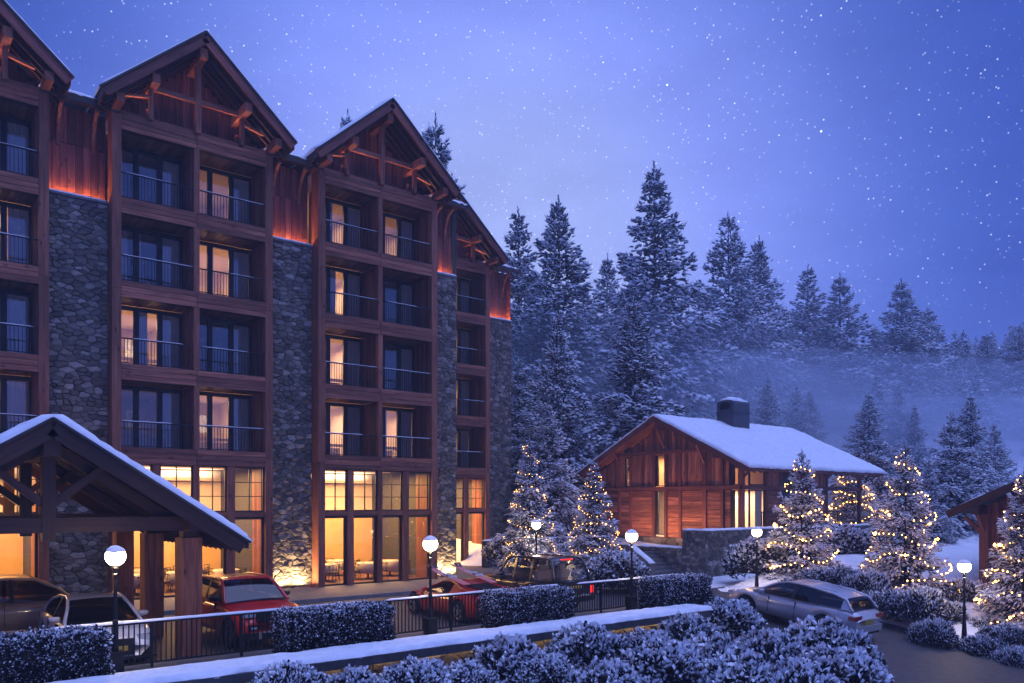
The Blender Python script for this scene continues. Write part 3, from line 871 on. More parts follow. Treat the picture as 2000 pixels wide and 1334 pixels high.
def recess(s0, s1, n0, zcap, n_wall, stone_budget, seed, to_right=True, prefer=None):
    """stone pier with a snow-dusted ledge, boarded wall above it lit by an amber strip, roof eave over"""
    body = MB(); body.box((s0, n0 + .03, 0), (s1, n0 + 6.5, zcap - .08)); pier = body.build('stone_pier', M['mortar'], hotel)
    stone_face(pier, s1 - s0, zcap - .1, lambda a, z, o: Vector((s0 + a, n0 - o * 1.0, z)), seed, budget=stone_budget, prefer=prefer)
    led = MB(); led.box((s0, n0 - .10, zcap - .09), (s1 + .0, n_wall, zcap)); led.build('ledge', M['cap_stone'], hotel)
    snow_ridge('snow_cap', (s0 + .02, n0 - .0, zcap), (s1 - .02, n0 - .0, zcap), .20, .075, hotel, seed, .1, .5)
    st = MB(); st.box((s0 + .03, n_wall - .15, zcap + .012), (s1 - .03, n_wall - .12, zcap + .03)); st.build('light_strip', M['led_red'], hotel)
    bk = MB(); bk.box((s0, n_wall + .02, zcap - .1), (s1, n_wall + 5.0, 17.75)); bk.build('upper_wall', M['dark_wood'], hotel)
    nb = max(4, round((s1 - s0) / .235)); w = (s1 - s0) / nb
    zj = zcap + 1.95
    for k in range(nb):
        x = s0 + w * (k + .5)
        for z0, z1 in ((zcap, zj - .01 + wood_rg.uniform(-.02, .02)), (zj + .012, 17.75)):
            piece('wall_board', (w - .016, .04, z1 - z0), (x, n_wall - wood_rg.uniform(0, .016), (z0 + z1) / 2), M['board'], hotel, var=wood_rg.randrange(3))
    # eave
    ne = n_wall - 1.05
    ev = MB(); ev.bar(((s0 + s1) / 2, ne, 17.72), ((s0 + s1) / 2, n_wall + 7, 17.72 + 8.05 * .26), s1 - s0 + .5, .12, (0, 0, 1)); ev.build('eave_roof', M['dark_wood'], hotel)
    eb = MB(); eb.box((s0 - .25, ne - .05, 17.60), (s1 + .25, ne, 17.84)); eb.build('eave_board', M['shingle'], hotel)
    snow_slope('snow_blanket', (s0 - .22, ne - .02, 17.80), (s1 - s0 + .44, 0, 0), (0, 8.0, 8.0 * .26), .17, hotel, 12, 24, seed, .5, .06)
    for x in (s0 + .42, s1 - .42):
        b = MB(); pts = []
        for k in range(9):
            t = k / 8; ang = t * pi / 2
            pts.append((x, n_wall - .06 - .78 * (1 - cos(ang)), 16.30 + 1.25 * sin(ang)))
        for k in range(8): b.bar(pts[k], pts[k + 1], .10, .12, (1, 0, 0))
        b.build('eave_bracket', M['wood_post'], hotel)
full = [(0, 1)]
S = lambda *a: list(a)
# lit strength of each room [floor from the lowest][column], and the stretches of rail that hold snow
bay(0, [(0, .45), (0, 0), (0, 1.0), (0, 0)], [(S(), S((.0, 1))), (S(), S((.0, .95))), (S(), S((.3, .9))), (S(), S((.0, 1)))], cols=(1,))
bay(1, [(0.05, .8), (1.0, 0), (0, 1.0), (0, .35)],
    [(S((0, .70)), S((0, 1))), (S((.14, .86)), S((.02, .75))), (S((0, 1)), S((.45, .85))), (S((.02, .72)), S((.03, 1)))])
bay(2, [(1.1, .8), (.9, .0), (1.0, .0), (.45, .4)],
    [(S((0, .72)), S((0, 1))), (S((0, 1)), S((.02, 1))), (S((.25, 1)), S((.1, .72))), (S((0, 1)), S((.3, 1)))])
bay(3, [(.0, .3), (0, .5), (0, .25), (0, .2)], [(S(), S((0, .9))), (S(), S((.4, 1))), (S(), S((0, .8))), (S(), S((0, 1)))], cols=(1,))
near = lambda k: (lambda a, z: k)
recess(-2.279, -.307, .68, 14.5, 1.10, 118, 21, prefer=lambda a, z: 1.0 if z > 4.5 else .2)
recess(5.631, 7.603, .68, 14.5, 1.10, 130, 22)
recess(13.541, 15.04, .68, 14.5, 1.10, 34, 23)
recess(21.62, 23.78, 7.38, 14.75, 7.80, 18, 24)
recess(-10.3, -8.217, .68, 14.5, 1.10, 0, 25)
# the hotel's body behind the bays and the flank at the step
bd = MB(); bd.box((-11, 6.6, -.1), (14.95, 16, 17.6)); bd.box((15.0, 13.2, -.1), (23.7, 20, 17.6)); bd.box((15.04, 1.0, -.1), (15.3, 7.3, 17.7)); bd.build('rear_wall', M['mortar'], hotel)
fb = MB(); fb.box((23.78, 7.5, 14.0), (23.82, 14, 17.7)); fb.build('upper_wall', M['board'], hotel)
# warm uplights at the feet of the stone piers
for (x, y) in ((6.62, .35), (14.3, .35), (22.7, 7.05)):
    f = MB(); f.lathe([(.0, .06), (.07, .06), (.09, .0)], (x, y, .01), 10); f.build('uplight', M['metal'], hotel)
    lamp('AREA', 'uplight_lamp', (x, y + .03, .10), 190, (1.0, .64, .30), hotel, 1.4, (pi - .10, 0, 0), .10)
# ---------------------------------------------------------------- ground
def sstep(a, b, x):
    t = max(0.0, min(1.0, (x - a) / (b - a))); return t * t * (3 - 2 * t)
def road_z(n): return -.12 - .125 * max(0.0, -12.3 - n) if n > -26 else -.12 - .125 * 13.7
def ground_z(s, n):
    D = depth_of(s, n)
    z = -.22
    # planting bed below the low wall
    if n < -15.4: z = -.22 - sstep(-15.4, -16.4, n) * 1.0 - .04 * max(0, -16 - n)
    # road gully and the bank on its right
    if n < -11 and s > 9:
        zr = road_z(n) - .09
        z = z + (min(z, zr) - z) * sstep(9, 12, s) if s < 20.8 else zr
        if s < 20.8 and s > 12: z = min(z, zr)
    if s > 20.8 and n < -2.5:
        zr = (road_z(n) if n < -11 else -.12) - .09
        t = max(0, s - 20.8 - 5.5 * sstep(-11.0, -8.5, n)); z = zr + .95 * (1 - math.exp(-t * .30)) + .05 * min(t, 20)
    # terrace ground round the chalet
    k = max(sstep(24.5, 25.3, s) * sstep(-6.7, -5.9, n), sstep(19.5, 21.0, s) * sstep(3.9, 4.7, n))
    z = z + (.80 - z) * k
    if n > 0 and s < 24: z = max(z, -.22)
    # hillside behind everything
    h = D - 51
    hill = .36 * (h + sqrt(h * h + 30)) / 2 - .36 * (-51 + sqrt(51 * 51 + 30)) / 2
    hill = min(hill, 17 + min(.10 * max(0, D - 98), 7))
    side = sstep(-60, 15, s)
    z += hill * (.4 + .6 * side)
    if D > 40: z += .5 * fbm(s * .06, n * .06) * min(1, (D - 40) / 20) * 2.2
    elif s > 21: z += .10 * fbm(s * .35, n * .35)
    return z
def axis(fine0, fine1, step, lo, hi):
    a = list(np.arange(fine0, fine1 + 1e-6, step)); g = step
    while a[-1] < hi: g *= 1.12; a.append(a[-1] + g)
    g = step
    while a[0] > lo: g *= 1.12; a.insert(0, a[0] - g)
    return a
gx = axis(-14, 60, .8, -180, 240); gy = axis(-34, 60, .8, -110, 240)
mb = MB()
for y in gy:
    for x in gx: mb.v.append((x, y, ground_z(x, y)))
m = len(gx)
for j in range(len(gy) - 1):
    for i in range(m - 1):
        mb.f.append((j*m + i, j*m + i + 1, (j+1)*m + i + 1, (j+1)*m + i)); mb.uv.append([(0, 0)] * 4); mb.mi.append(0)
g = mb.build('snowy_ground', M['ground'], smooth=True); g['kind'] = 'structure'

def sheet(name, poly, z, mat):
    b = MB(); b.quad([(x, y, z) for x, y in poly]); o = b.build(name, mat); o['kind'] = 'structure'; return o
# forecourt: asphalt, the pavement along the hotel, the pavers by the fence, the access road
sheet('forecourt', [(-40, -12.3), (20.8, -12.3), (20.8, -11.2), (22.2, -9.6), (24.25, -8.6), (24.25, -5.7), (22.25, -5.4), (22.2, -3.0), (20.8, -3.0), (20.8, -3.7), (-40, -3.7)], -.12, M['asphalt'])
pv = MB(); pv.box((-40, -3.62, -.25), (20.6, .9, -.005)); o = pv.build('pavement', M['paver']); o['kind'] = 'structure'
pv = MB(); pv.box((15.0, .9, -.25), (23.8, 7.8, -.008)); o = pv.build('pavement', M['paver']); o['kind'] = 'structure'
kb = empty('kerb', (0, 0, 0)); kb['kind'] = 'structure'
for i in range(38):
    x = -17 + i; piece('kerb_stone', (.985, .09, .22), (x + .5, -3.665, -.10), M['kerb'], kb)
pv = MB(); pv.box((-40, -13.3, -.25), (15.7, -12.42, .0)); o = pv.build('paved_strip', M['paver']); o['kind'] = 'structure'
kb = empty('kerb', (0, 0, 0)); kb['kind'] = 'structure'
for i in range(28):
    x = -12 + i; piece('kerb_stone', (.985, .12, .24), (x + .5, -12.36, -.10), M['kerb'], kb)
rd = MB(); edge = [(-12.3, 15.9), (-13.5, 15.8), (-15.5, 15.4), (-17, 14.2), (-20, 12.0), (-24, 10.8), (-32, 10.0)]
for i in range(len(edge) - 1):
    (n0, a0), (n1, a1) = edge[i], edge[i + 1]
    z0, z1 = road_z(n0), road_z(n1)
    rd.quad([(a0, n0, z0), (a1, n1, z1), (20.8, n1, z1), (20.8, n0, z0)])
o = rd.build('access_road', M['asphalt']); o['kind'] = 'structure'
kb = empty('kerb', (0, 0, 0)); kb['kind'] = 'structure'
for i in range(18):
    n = -12.4 - i; k = MB(); k.bar((20.86, n, road_z(n) + .0), (20.86, n - .98, road_z(n - .98) + .0), .13, .20); k.build('kerb_stone', M['concrete'], kb)
sg = MB(); sg.box((-40, -15.3, -.4), (15.0, -13.3, .06)); o = sg.build('planting_strip', M['ground']); o['kind'] = 'structure'

# ---------------------------------------------------------------- low wall with snow cap and warm strip light
lw = thing('low_wall', 'long low stone wall with a thick snow cap and warm strip light under its coping', 'wall', (0, -15.5, -1.3))
b = MB(); b.box((-16, -15.56, -1.35), (13.3, -15.2, .055)); wl_core = b.build('wall_core', M['mortar'], lw)
stone_face(wl_core, 15.0, 1.28, lambda a, z, o: Vector((-1.7 + a, -15.56 - o, -1.2 + z)), 61, rmin=.2, rmax=.5, budget=60, prefer=lambda a, z: .2 + z)
for i in range(15):
    x = -16 + i * 1.95; piece('coping', (1.94, .62, .19), (x + .97, -15.52, .150), M['concrete'], lw)
b = MB(); b.box((-15.9, -15.70, .040), (13.2, -15.685, .052)); b.build('light_strip', M['led_warm'], lw)
def snow_bed(name, x0, x1, y0, y1, z, thick, parent, seed, nx, ny):
    mb = MB()
    for j in range(ny + 1):
        for i in range(nx + 1):
            a, b_ = i / nx, j / ny; x = x0 + (x1 - x0) * a; y = y0 + (y1 - y0) * b_
            k = min(1, b_ * (y1 - y0) / .16, (1 - b_) * (y1 - y0) / .3, a * (x1 - x0) / .2, (1 - a) * (x1 - x0) / .2); k = sqrt(max(0, 1 - (1 - k) ** 2))
            h = thick * (.1 + .9 * k) * (1 + .30 * fbm(x * .7 + seed, y * .9) + .26 * fbm(x * 2.6 + seed, y * 2.6) + .22 * fbm(x * 6.5, y * 6.5))
            if j == 0: y += .09 * fbm(x * 1.3, seed) + .05 * fbm(x * 4.3, seed)
            mb.v.append((x, y, z + h - (.05 if j == 0 else 0)))
    m = nx + 1
    for j in range(ny):
        for i in range(nx):
            mb.f.append((j*m + i, j*m + i + 1, (j+1)*m + i + 1, (j+1)*m + i)); mb.uv.append([(0, 0)] * 4); mb.mi.append(0)
    return mb.build(name, M['snow'], parent, smooth=True)
snow_bed('snow_cap', -16.1, 13.45, -15.78, -14.72, .265, .10, lw, 3, 420, 16)

# ---------------------------------------------------------------- iron fence along the forecourt
FN = -12.86; F0, F1 = -10.0, 15.6
fence = thing('iron_fence', 'black iron railing fence with snow along its top rail', 'fence', (0, FN, 0))
b = MB(); b.box((F0, FN - .025, .96), (F1, FN + .025, 1.01)); b.build('top_rail', M['metal'], fence)
b = MB(); b.box((F0, FN - .018, .10), (F1, FN + .018, .135)); b.build('bottom_rail', M['metal'], fence)
k = 0; x = F0
while x < F1 + .01:
    piece('post', (.05, .05, 1.03), (x, FN, .515), M['metal'], fence); x += 1.95
x = F0 + .1
while x < F1 - .05:
    if x > -9.0: piece('baluster', (.024, .024, .83), (x, FN, .548), M['metal'], fence)
    x += .108
for (a, c) in ((-4.2, 2.95), (3.55, 7.75), (8.0, 9.6), (10.4, 15.3)):
    snow_ridge('snow_cap', (a, FN, 1.01), (c, FN, 1.01), .075, .045, fence, a, .12, .3)

# ---------------------------------------------------------------- lanterns
def lantern(x, y, z, h, label, bollard=False):
    L = thing('street_lamp', label, 'street lamp', (x, y, z), 0, 'globe lanterns round the forecourt')
    b = MB(); b.lathe([(.13, 0), (.13, .04), (.09, .06), (.062, .55), (.05, .60), (.045, 1.0), (.058, 1.03), (.058, 1.10), (.04, 1.13), (.034, h - .58), (.05, h - .56), (.05, h - .53), (.034, h - .50)], (x, y, z), 12)
    if bollard: b.box((x - .14, y - .14, z), (x + .14, y + .14, z + .42)); b.box((x - .155, y - .155, z + .42), (x + .155, y + .155, z + .45))
    b.build('post', M['metal'], L)
    b = MB(); b.lathe([(.034, h - .50), (.045, h - .47), (.10, h - .41), (.105, h - .385)], (x, y, z), 14); b.build('collar', M['metal'], L)
    b = MB(); R = .205; zc = h - .205
    b.lathe([(R * sin(pi * i / 10) if 0 < i < 10 else .001, zc - R * cos(pi * i / 10)) for i in range(11)], (x, y, z), 18); b.build('globe', M['globe'], L, smooth=True)
    b = MB(); prof = [(R * 1.025 * sin(a), R * 1.025 * cos(a) + zc + .008) for a in (radians(64), radians(58), radians(50), radians(45), radians(28), radians(12), .01)]
    b.lathe([(R * .885, zc + R * .42)] + prof, (x, y, z), 18)
    for i, v in enumerate(b.v):
        vx, vy, vz = v; w = .03 * fbm(vx * 9, vy * 9, z)
        b.v[i] = (vx, vy, vz + (w if i < 40 else w * .6) + .012)
    b.build('snow_cap', M['thin_snow'], L, smooth=True)
    lamp('POINT', 'lantern_light', (x, y, z + h - .66), 190, (1.0, .74, .44), L, .05)
    return L
lantern(-2.95, -12.98, 0, 2.65, 'globe lantern in front of the white car, nearest the canopy', True)
lantern(4.85, -12.98, 0, 2.65, 'globe lantern on the fence beside the low red sports car', True)
lantern(12.75, -12.98, 0, 2.65, 'globe lantern by the iron fence in front of the stone stair wall', True)
lantern(16.4, -3.75, 0, 2.75, 'globe lantern in front of the leftmost lit fir behind the dark 4x4')
lantern(21.35, -11.9, -.05, 2.60, 'globe lantern on the snow mound in front of the chalet terrace wall')
lantern(21.3, -19.9, -1.0, 2.65, 'globe lantern among the shrubs right of the access road')

# ---------------------------------------------------------------- porte-cochere
cp = thing('canopy', 'timber entrance canopy with a snow covered gable roof on square pillars', 'canopy', (-3.94, -8, 0))
cc, cw, czp, csl = -3.94, 4.18, 5.36, .655; cn0, cn1 = -11.9, -3.6
czr = lambda x: czp - csl * abs(x)
for sgn in (-1, 1):
    b = MB(); th = .16
    a = [(cc, czp), (cc + sgn * cw, czr(cw)), (cc + sgn * cw, czr(cw) - th), (cc, czp - th)]
    b.prism(a if sgn < 0 else a[::-1], cn0 + .04, cn1); b.build('roof', M['soffit'], cp)
    b = MB(); b.bar((cc, cn0, czp - .20), (cc + sgn * (cw - .10), cn0, czr(cw - .10) - .20), .07, .36, (0, 0, 1)); b.build('barge_board', M['dark_wood'], cp)
    b = MB(); b.bar((cc, cn0 - .02, czp + .01), (cc + sgn * (cw + .06), cn0 - .02, czr(cw + .06) + .01), .14, .05, (0, 0, 1)); b.build('roof_edge', M['shingle'], cp)
    b = MB(); b.box((min(cc + sgn * cw, cc + sgn * (cw + .04)), cn0, czr(cw) - .18), (max(cc + sgn * cw, cc + sgn * (cw + .04)), cn1, czr(cw) + .03)); b.build('eave_board', M['shingle'], cp)
    snow_slope('snow_blanket', (cc, cn0 - .05, czp + .03), (sgn * (cw + .08), 0, -csl * (cw + .08)), (0, cn1 - cn0 + .1, 0), .17, cp, 40, 40, 5 + sgn, .35, .05)
    y = cn0 + .45
    while y < cn1:
        b = MB(); b.bar((cc + sgn * .1, y, czr(.1) - .25), (cc + sgn * (cw - .05), y, czr(cw - .05) - .25), .08, .15, (0, 0, 1)); b.build('rafter', M['dark_wood'], cp); y += .40
    for nn in (-11.14, -7.8, -4.5):
        b = MB(); x = cc + sgn * 3.01
        b.box((x - .25, nn - .25, -.12), (x + .25, nn + .25, 2.72)); b.build('pillar', M['wood_post'], cp)
        b = MB(); b.box((x - .17, nn - .17, 2.72), (x + .17, nn + .17, 2.90)); b.build('pillar_cap', M['dark_wood'], cp)
    b = MB(); b.box((cc + sgn * 3.01 - .18, cn0 + .06, 2.90), (cc + sgn * 3.01 + .18, cn1 + .3, 3.26)); b.build('wall_plate', M['dark_wood'], cp)
b = MB(); b.box((cc - .16, cn0 + .05, czp - .80), (cc + .16, cn1, czp - .42)); b.build('ridge_beam', M['dark_wood'], cp)
for i, nn in enumerate((-11.30, -7.8, -4.5)):
    b = MB(); b.box((cc - 3.19, nn - .12, 2.91), (cc + 3.19, nn + .12, 3.24)); b.build('tie_beam', M['dark_wood'], cp)
    b = MB(); b.box((cc - .13, nn - .14, 2.72), (cc + .13, nn + .14, czp - .80)); b.build('king_post', M['dark_wood'], cp)
    for sgn in (-1, 1):
        b = MB(); b.bar((cc + sgn * .10, nn, 3.55), (cc + sgn * 1.12, nn, czr(1.12) - .24), .17, .19, (0, 1, 0)); b.build('strut', M['dark_wood'], cp)
        b = MB(); b.bar((cc + sgn * .1, nn + .14, czr(.1) - .5), (cc + sgn * 3.1, nn + .14, czr(3.1) - .5), .14, .22, (0, 0, 1)); b.build('rafter', M['dark_wood'], cp)
lamp('AREA', 'canopy_lamp', (cc - 1.2, -5.2, 3.3), 130, (1.0, .46, .15), cp, .6, (pi, 0, 0))
lamp('POINT', 'canopy_fill', (cc - .4, -5.6, 2.7), 60, (1.0, .58, .25), cp, .15)  # added fill light to brighten the cars under the canopy, no fitting hangs here

# ---------------------------------------------------------------- dining tables and chairs seen through the glass
def make_table(x, y):
    t = thing('dining_table', 'round dining table under a pale cloth behind the restaurant glass', 'table', (x, y, .01), 0, 'restaurant tables')
    b = MB(); b.lathe([(.001, .75), (.52, .75), (.54, .73), (.56, .55), (.60, .28), (.001, .27)], (x, y, .01), 18)
    for i, v in enumerate(b.v):
        if v[2] < .7:
            t_ = atan2(v[1] - y, v[0] - x); r = 1 + .05 * sin(9 * t_); b.v[i] = (x + (v[0] - x) * r, y + (v[1] - y) * r, v[2])
    b.build('tablecloth', M['cloth'], t, smooth=True)
    b = MB(); b.lathe([(.05, .3), (.05, .06), (.25, .0), (.26, 0)], (x, y, .01), 10); b.build('pedestal', M['chair'], t)
    b = MB()
    for k in range(4):
        a = k * pi / 2 + .4; b.lathe([(.001, .765), (.11, .768), (.12, .775)], (x + .34 * cos(a), y + .34 * sin(a), .0), 10)
    b.build('place_setting', M['plaster'], t)
    return t
def make_chair(x, y):
    c = thing('dining_chair', 'dark round-backed dining chair drawn up to a restaurant table', 'chair', (x, y, .01), 0, 'restaurant chairs')
    b = MB(); b.lathe([(.001, .47), (.22, .47), (.24, .45), (.22, .42), (.001, .42)], (x, y, .01), 14); b.build('seat', M['chair'], c)
    b = MB(); b.tube([(x + .25 * cos(a), y + .25 * sin(a), .80 - .10 * abs(a - pi) ** 2 * .35) for a in [pi * .42 + pi * 1.16 * i / 12 for i in range(13)]], .017, 6)
    for a in (.55, .8, 1.0, 1.2, 1.45): b.tube([(x + .21 * cos(a * pi), y + .21 * sin(a * pi), .46), (x + .25 * cos(a * pi), y + .25 * sin(a * pi), .76)], .010, 5)
    b.build('backrest', M['chair'], c)
    for dx, dy in ((1, 1), (1, -1), (-1, 1), (-1, -1)):
        b = MB(); b.tube([(x + dx * .14, y + dy * .14, .44), (x + dx * .20, y + dy * .20, .01)], .014, 5); b.build('leg', M['chair'], c)
    return c
tab0 = chair0 = None
LR, RR = 'left dining room', 'right dining room'
spots = [(9.0, 2.3, 'front left', RR), (11.0, 2.0, 'front middle', RR), (8.6, 4.4, 'rear left', RR), (10.6, 4.3, 'rear right', RR), (12.5, 2.6, 'front right', RR),
         (.9, 2.0, 'front left', LR), (2.7, 2.3, 'front middle', LR), (4.5, 2.2, 'front right', LR), (1.8, 4.2, 'rear left', LR), (3.6, 4.3, 'rear right', LR), (17.6, 9.2, 'only', 'set back dining room')]
crg = random.Random(5)
for i, (x, y, w, room) in enumerate(spots):
    if tab0 is None: t = tab0 = make_table(x, y)
    else: t = copy_tree(tab0); t.location = (x, y, .01)
    t['label'] = 'round cloth covered table, %s one behind the glass of the %s' % (w, room)
    for j, side in enumerate(('right', 'far', 'left', 'window')):
        a = j * pi / 2 + .3 + crg.uniform(-.3, .3); r = .82 + crg.uniform(-.05, .12)
        cx, cy = x + r * cos(a), y + r * sin(a)
        if chair0 is None: chair0 = c = make_chair(cx, cy)
        else: c = copy_tree(chair0)
        c['label'] = 'dark round-backed chair, %s side of the %s table, %s' % (side, w, room)
        c.location = (cx, cy, .01); c.rotation_euler = (0, 0, a + pi)
# ---------------------------------------------------------------- chalet
ch = thing('chalet', 'low red-brown timber chalet with a broad snow covered roof and chimney', 'chalet', (35, 0, 1.5))
RC, GS, OV = -.34, 29.2, 28.2                 # ridge line n, gable wall s, roof front s
RZ, ES = 8.55, .490                           # ridge height, slope
chz = lambda n: RZ - ES * abs(n - RC)
BE = 37.4; PE = 42.2                          # end of the closed body, end of the porch roof
N0, N1 = -5.72, 5.0                           # long walls
crgw = random.Random(3)
body = MB()
body.prism([(N0 + .12, 1.2), (N1 - .1, 1.2), (N1 - .1, chz(N1) - .45), (RC, RZ - .45), (N0 + .12, chz(N0) - .4)], GS + 2.2, BE - .1, 'x'); 
body.build('core_wall', M['dark_wood'], ch)
# gable cladding: upright boards above the mid beam, lying boards below
WIN_U = [(2.42, 2.98), (-.30, .46)]           # windows in the gable (n range), upper
WIN_L = [(-.30, .46)]
def blocked(n, wins): return any(a - .02 < n < b + .02 for a, b in wins)
GW = [(-5.42, -4.98)]
nb = 46; w = (N1 - N0) / nb
for k in range(nb):
    n = N0 + w * (k + .5); zt = chz(n) - .42
    z0 = 4.50
    if blocked(n, WIN_U): segs = [(6.30, zt)]
    elif blocked(n, [(-5.5, -4.9)]): segs = []
    else: segs = [(z0, zt)]
    for a, b in segs:
        if b - a > .1: piece('wall_board', (.05, w - .018, b - a), (GS - crgw.uniform(0, .02), n, (a + b) / 2), M['chalet_board'], ch, var=crgw.randrange(4))
runs = [(-4.9, -4.54), (-4.26, -3.35), (-3.06, -1.57), (-1.38, -.51), (.46, 2.3), (2.45, 3.25), (3.4, 4.95)]
for a, b in runs:
    zz = 1.52
    while zz < 4.15:
        h = min(.235, 4.22 - zz)
        piece('log_board', (.06, b - a - .01, h - .018), (GS - crgw.uniform(0, .025), (a + b) / 2, zz + h / 2), M['chalet_board'], ch, var=crgw.randrange(4)); zz += h
bk = MB()
for a, b in ((-4.88, -.31), (.47, 4.98)): bk.box((GS + .04, a, 1.45), (GS + .09, b, 4.5))
for a, b in ((-4.88, -.31), (.47, 2.40), (3.0, 4.98)): bk.prism([(a, 4.5), (b, 4.5), (b, chz(b) - .3), (a, chz(a) - .3)], GS + .04, GS + .09, 'x')
bk.prism([(-.35, 6.36), (.5, 6.36), (.5, chz(.5) - .3), (RC, RZ - .3), (-.35, RZ - .3)], GS + .04, GS + .09, 'x'); bk.box((GS + .04, 2.38, 6.3), (GS + .09, 3.02, 6.9))
bk.build('gable_wall', M['dark_wood'], ch)
# timbers of the frame standing proud of the boards
def tim(name, a, b, w=.17, h=.17, up=(0, 1, 0)): q = MB(); q.bar(a, b, w, h, up); return q.build(name, M['chalet_beam'], ch)
GX = GS - .07
tim('mid_beam', (GX, N1 + .3, 4.36), (GX, N0, 4.36), .20, .22, (0, 0, 1))
tim('tie_beam', (GX - .02, 3.6, 6.48), (GX - .02, -4.3, 6.48), .18, .20, (0, 0, 1))
tim('plate_block', (GX - .9, 4.2, 6.42), (GX + .2, 4.2, 6.42), .26, .34, (0, 0, 1))
tim('plate_block', (GX - .9, -4.5, 6.1), (GX + .2, -4.5, 6.1), .24, .30, (0, 0, 1))
tim('ridge_beam', (OV + .1, RC, RZ - .62), (PE - .2, RC, RZ - .62), .24, .36, (0, 0, 1))
for n, z1 in ((.52, 8.0), (-.42, 8.0), (-1.48, 7.4), (-3.2, 6.6), (-4.4, 6.0), (2.35, 6.9), (3.3, 6.5), (4.9, 5.6)):
    for a, b in ((1.5, 4.25), (4.47, z1)):
        tim('upright', (GX, n, a), (GX, n, b), .15, .17 if n != -3.2 else .26)
for n in (-5.62,): tim('corner_post', (GX, n, 2.0), (GX, n, chz(n) - .3), .26, .26)
# ridge and purlin braces
for n, z in ((RC, RZ - .8), (-3.2, 6.75), (3.2, 6.75)):
    tim('brace', (GX, n, z - 1.05), (OV + .2, n, z), .10, .14)
# windows of the gable
def chwin(name, s, a, b, z0, z1, axis='s', leaf=False):
    f = MB(); y0, y1 = (s, s + .1)
    def bx(p, q): f.box(p, q)
    if axis == 's':
        bx((y0, a, z0), (y1, a + .05, z1)); bx((y0, b - .22, z0), (y1, b, z1)); bx((y0, a + .05, z0), (y1, b - .22, z0 + .05)); bx((y0, a + .05, z1 - .05), (y1, b - .22, z1))
    else:
        bx((a, y0, z0), (a + .06, y1, z1)); bx((b - .06, y0, z0), (b, y1, z1)); bx((a + .06, y0, z0), (b - .06, y1, z0 + .06)); bx((a + .06, y0, z1 - .06), (b - .06, y1, z1))
    w = f.build(name, M['frame'], ch)
    p = MB()
    if axis == 's': p.quad([(s + .05, a, z0), (s + .05, b, z0), (s + .05, b, z1), (s + .05, a, z1)])
    else: p.quad([(a, s + .05, z0), (b, s + .05, z0), (b, s + .05, z1), (a, s + .05, z1)])
    p.build('pane', M['shop_glass'], w); return w
chwin('window', GS - .02, 2.42, 2.98, 4.5, 6.3)
chwin('window', GS - .02, -.30, .46, 4.5, 6.35)
chwin('window', GS - .02, -.30, .46, 1.65, 4.24)
chwin('window', GS - .02, -5.45, -4.9, 4.48, 5.75)
chwin('glass_door', GS - .02, -5.45, -4.9, 2.1, 4.24)
# long side: posts, glazing and boards facing the terrace
LN = N0
tim('long_beam', (GS - .2, LN, 4.36), (PE - .8, LN, 4.36), .20, .22, (0, 0, 1))
tim('eave_beam', (OV + .3, LN, chz(LN) - .42), (PE - .3, LN, chz(LN) - .42), .22, .26, (0, 0, 1))
for s in (31.25, 32.6, 34.0, 37.3, 41.2):
    tim('corner_post' if s > 37 else 'upright', (s, LN, 2.05), (s, LN, chz(LN) - .5), .20 if s > 37 else .14, .20 if s > 37 else .14)
for s, dirs in ((41.2, (-1, 1)), (37.3, (1,)), (29.2, (1,))):
    for d in dirs: tim('brace', (s, LN, 4.95), (s + d * .75, LN, chz(LN) - .5), .10, .12, (0, 1, 0))
chwin('glass_door', LN, 29.72, 31.15, 2.1, 4.24, 'n'); chwin('window', LN, 29.72, 31.15, 4.48, chz(LN) - .58, 'n')
chwin('glass_door', LN, 32.7, 33.9, 2.1, 4.24, 'n'); chwin('window', LN, 32.7, 33.9, 4.48, chz(LN) - .58, 'n')
for a, b in ((31.34, 32.52), (34.1, 37.2)):
    zz = 2.08
    while zz < 4.2:
        h = min(.235, 4.24 - zz); piece('log_board', (b - a, .06, h - .018), ((a + b) / 2, LN - crgw.uniform(0, .02), zz + h / 2), M['chalet_board'], ch, var=crgw.randrange(4)); zz += h
    k = round((b - a) / .24); w = (b - a) / k
    for i in range(k): piece('wall_board', (w - .018, .05, chz(LN) - .55 - 4.48), (a + w * (i + .5), LN - crgw.uniform(0, .02), (chz(LN) - .55 + 4.48) / 2), M['chalet_board'], ch, var=crgw.randrange(4))
# inside: a pale room so the lit panes show depth
r = MB(); r.prism([(N0 + .2, 1.5), (N1 - .2, 1.5), (N1 - .2, chz(N1) - .5), (RC, RZ - .5), (N0 + .2, chz(N0) - .5)], GS + 2.1, GS + 2.18, 'x'); r.box((GS + .1, N0 + .1, 1.4), (BE, N1 - .2, 1.55)); r.box((GS + .1, N0 + .25, 4.28), (GS + 2.1, N1 - .2, 4.42)); r.build('room_shell', M['plaster'], ch)
r = MB(); r.box((GS + .1, N1 - .15, 1.5), (BE, N1, 5.5)); r.build('rear_wall', M['chalet_board'], ch)
lamp('AREA', 'room_lamp', (GS + 1.1, -2.5, 4.2), 620, (1.0, .66, .38), ch, 1.2, (0, 0, 0), 5)
lamp('AREA', 'room_lamp', (GS + 1.1, 0, 6.3), 420, (1.0, .48, .18), ch, 1.0, (0, 0, 0), 6)
curtain(ch, 30.5, 31.1, LN + .2, 2.1, 4.2, 2)
# plinth of stone under the gable
pl = MB(); pl.box((GS - .02, N0 + .05, -.6), (GS + .3, N1, 1.50)); plinth = pl.build('plinth', M['mortar'], ch)
stone_face(plinth, 7.0, 1.5, lambda a, z, o: Vector((GS - .02 - o, N0 + .1 + a, z)), 71, rmin=.25, rmax=.6, budget=30, aspect=1.8)
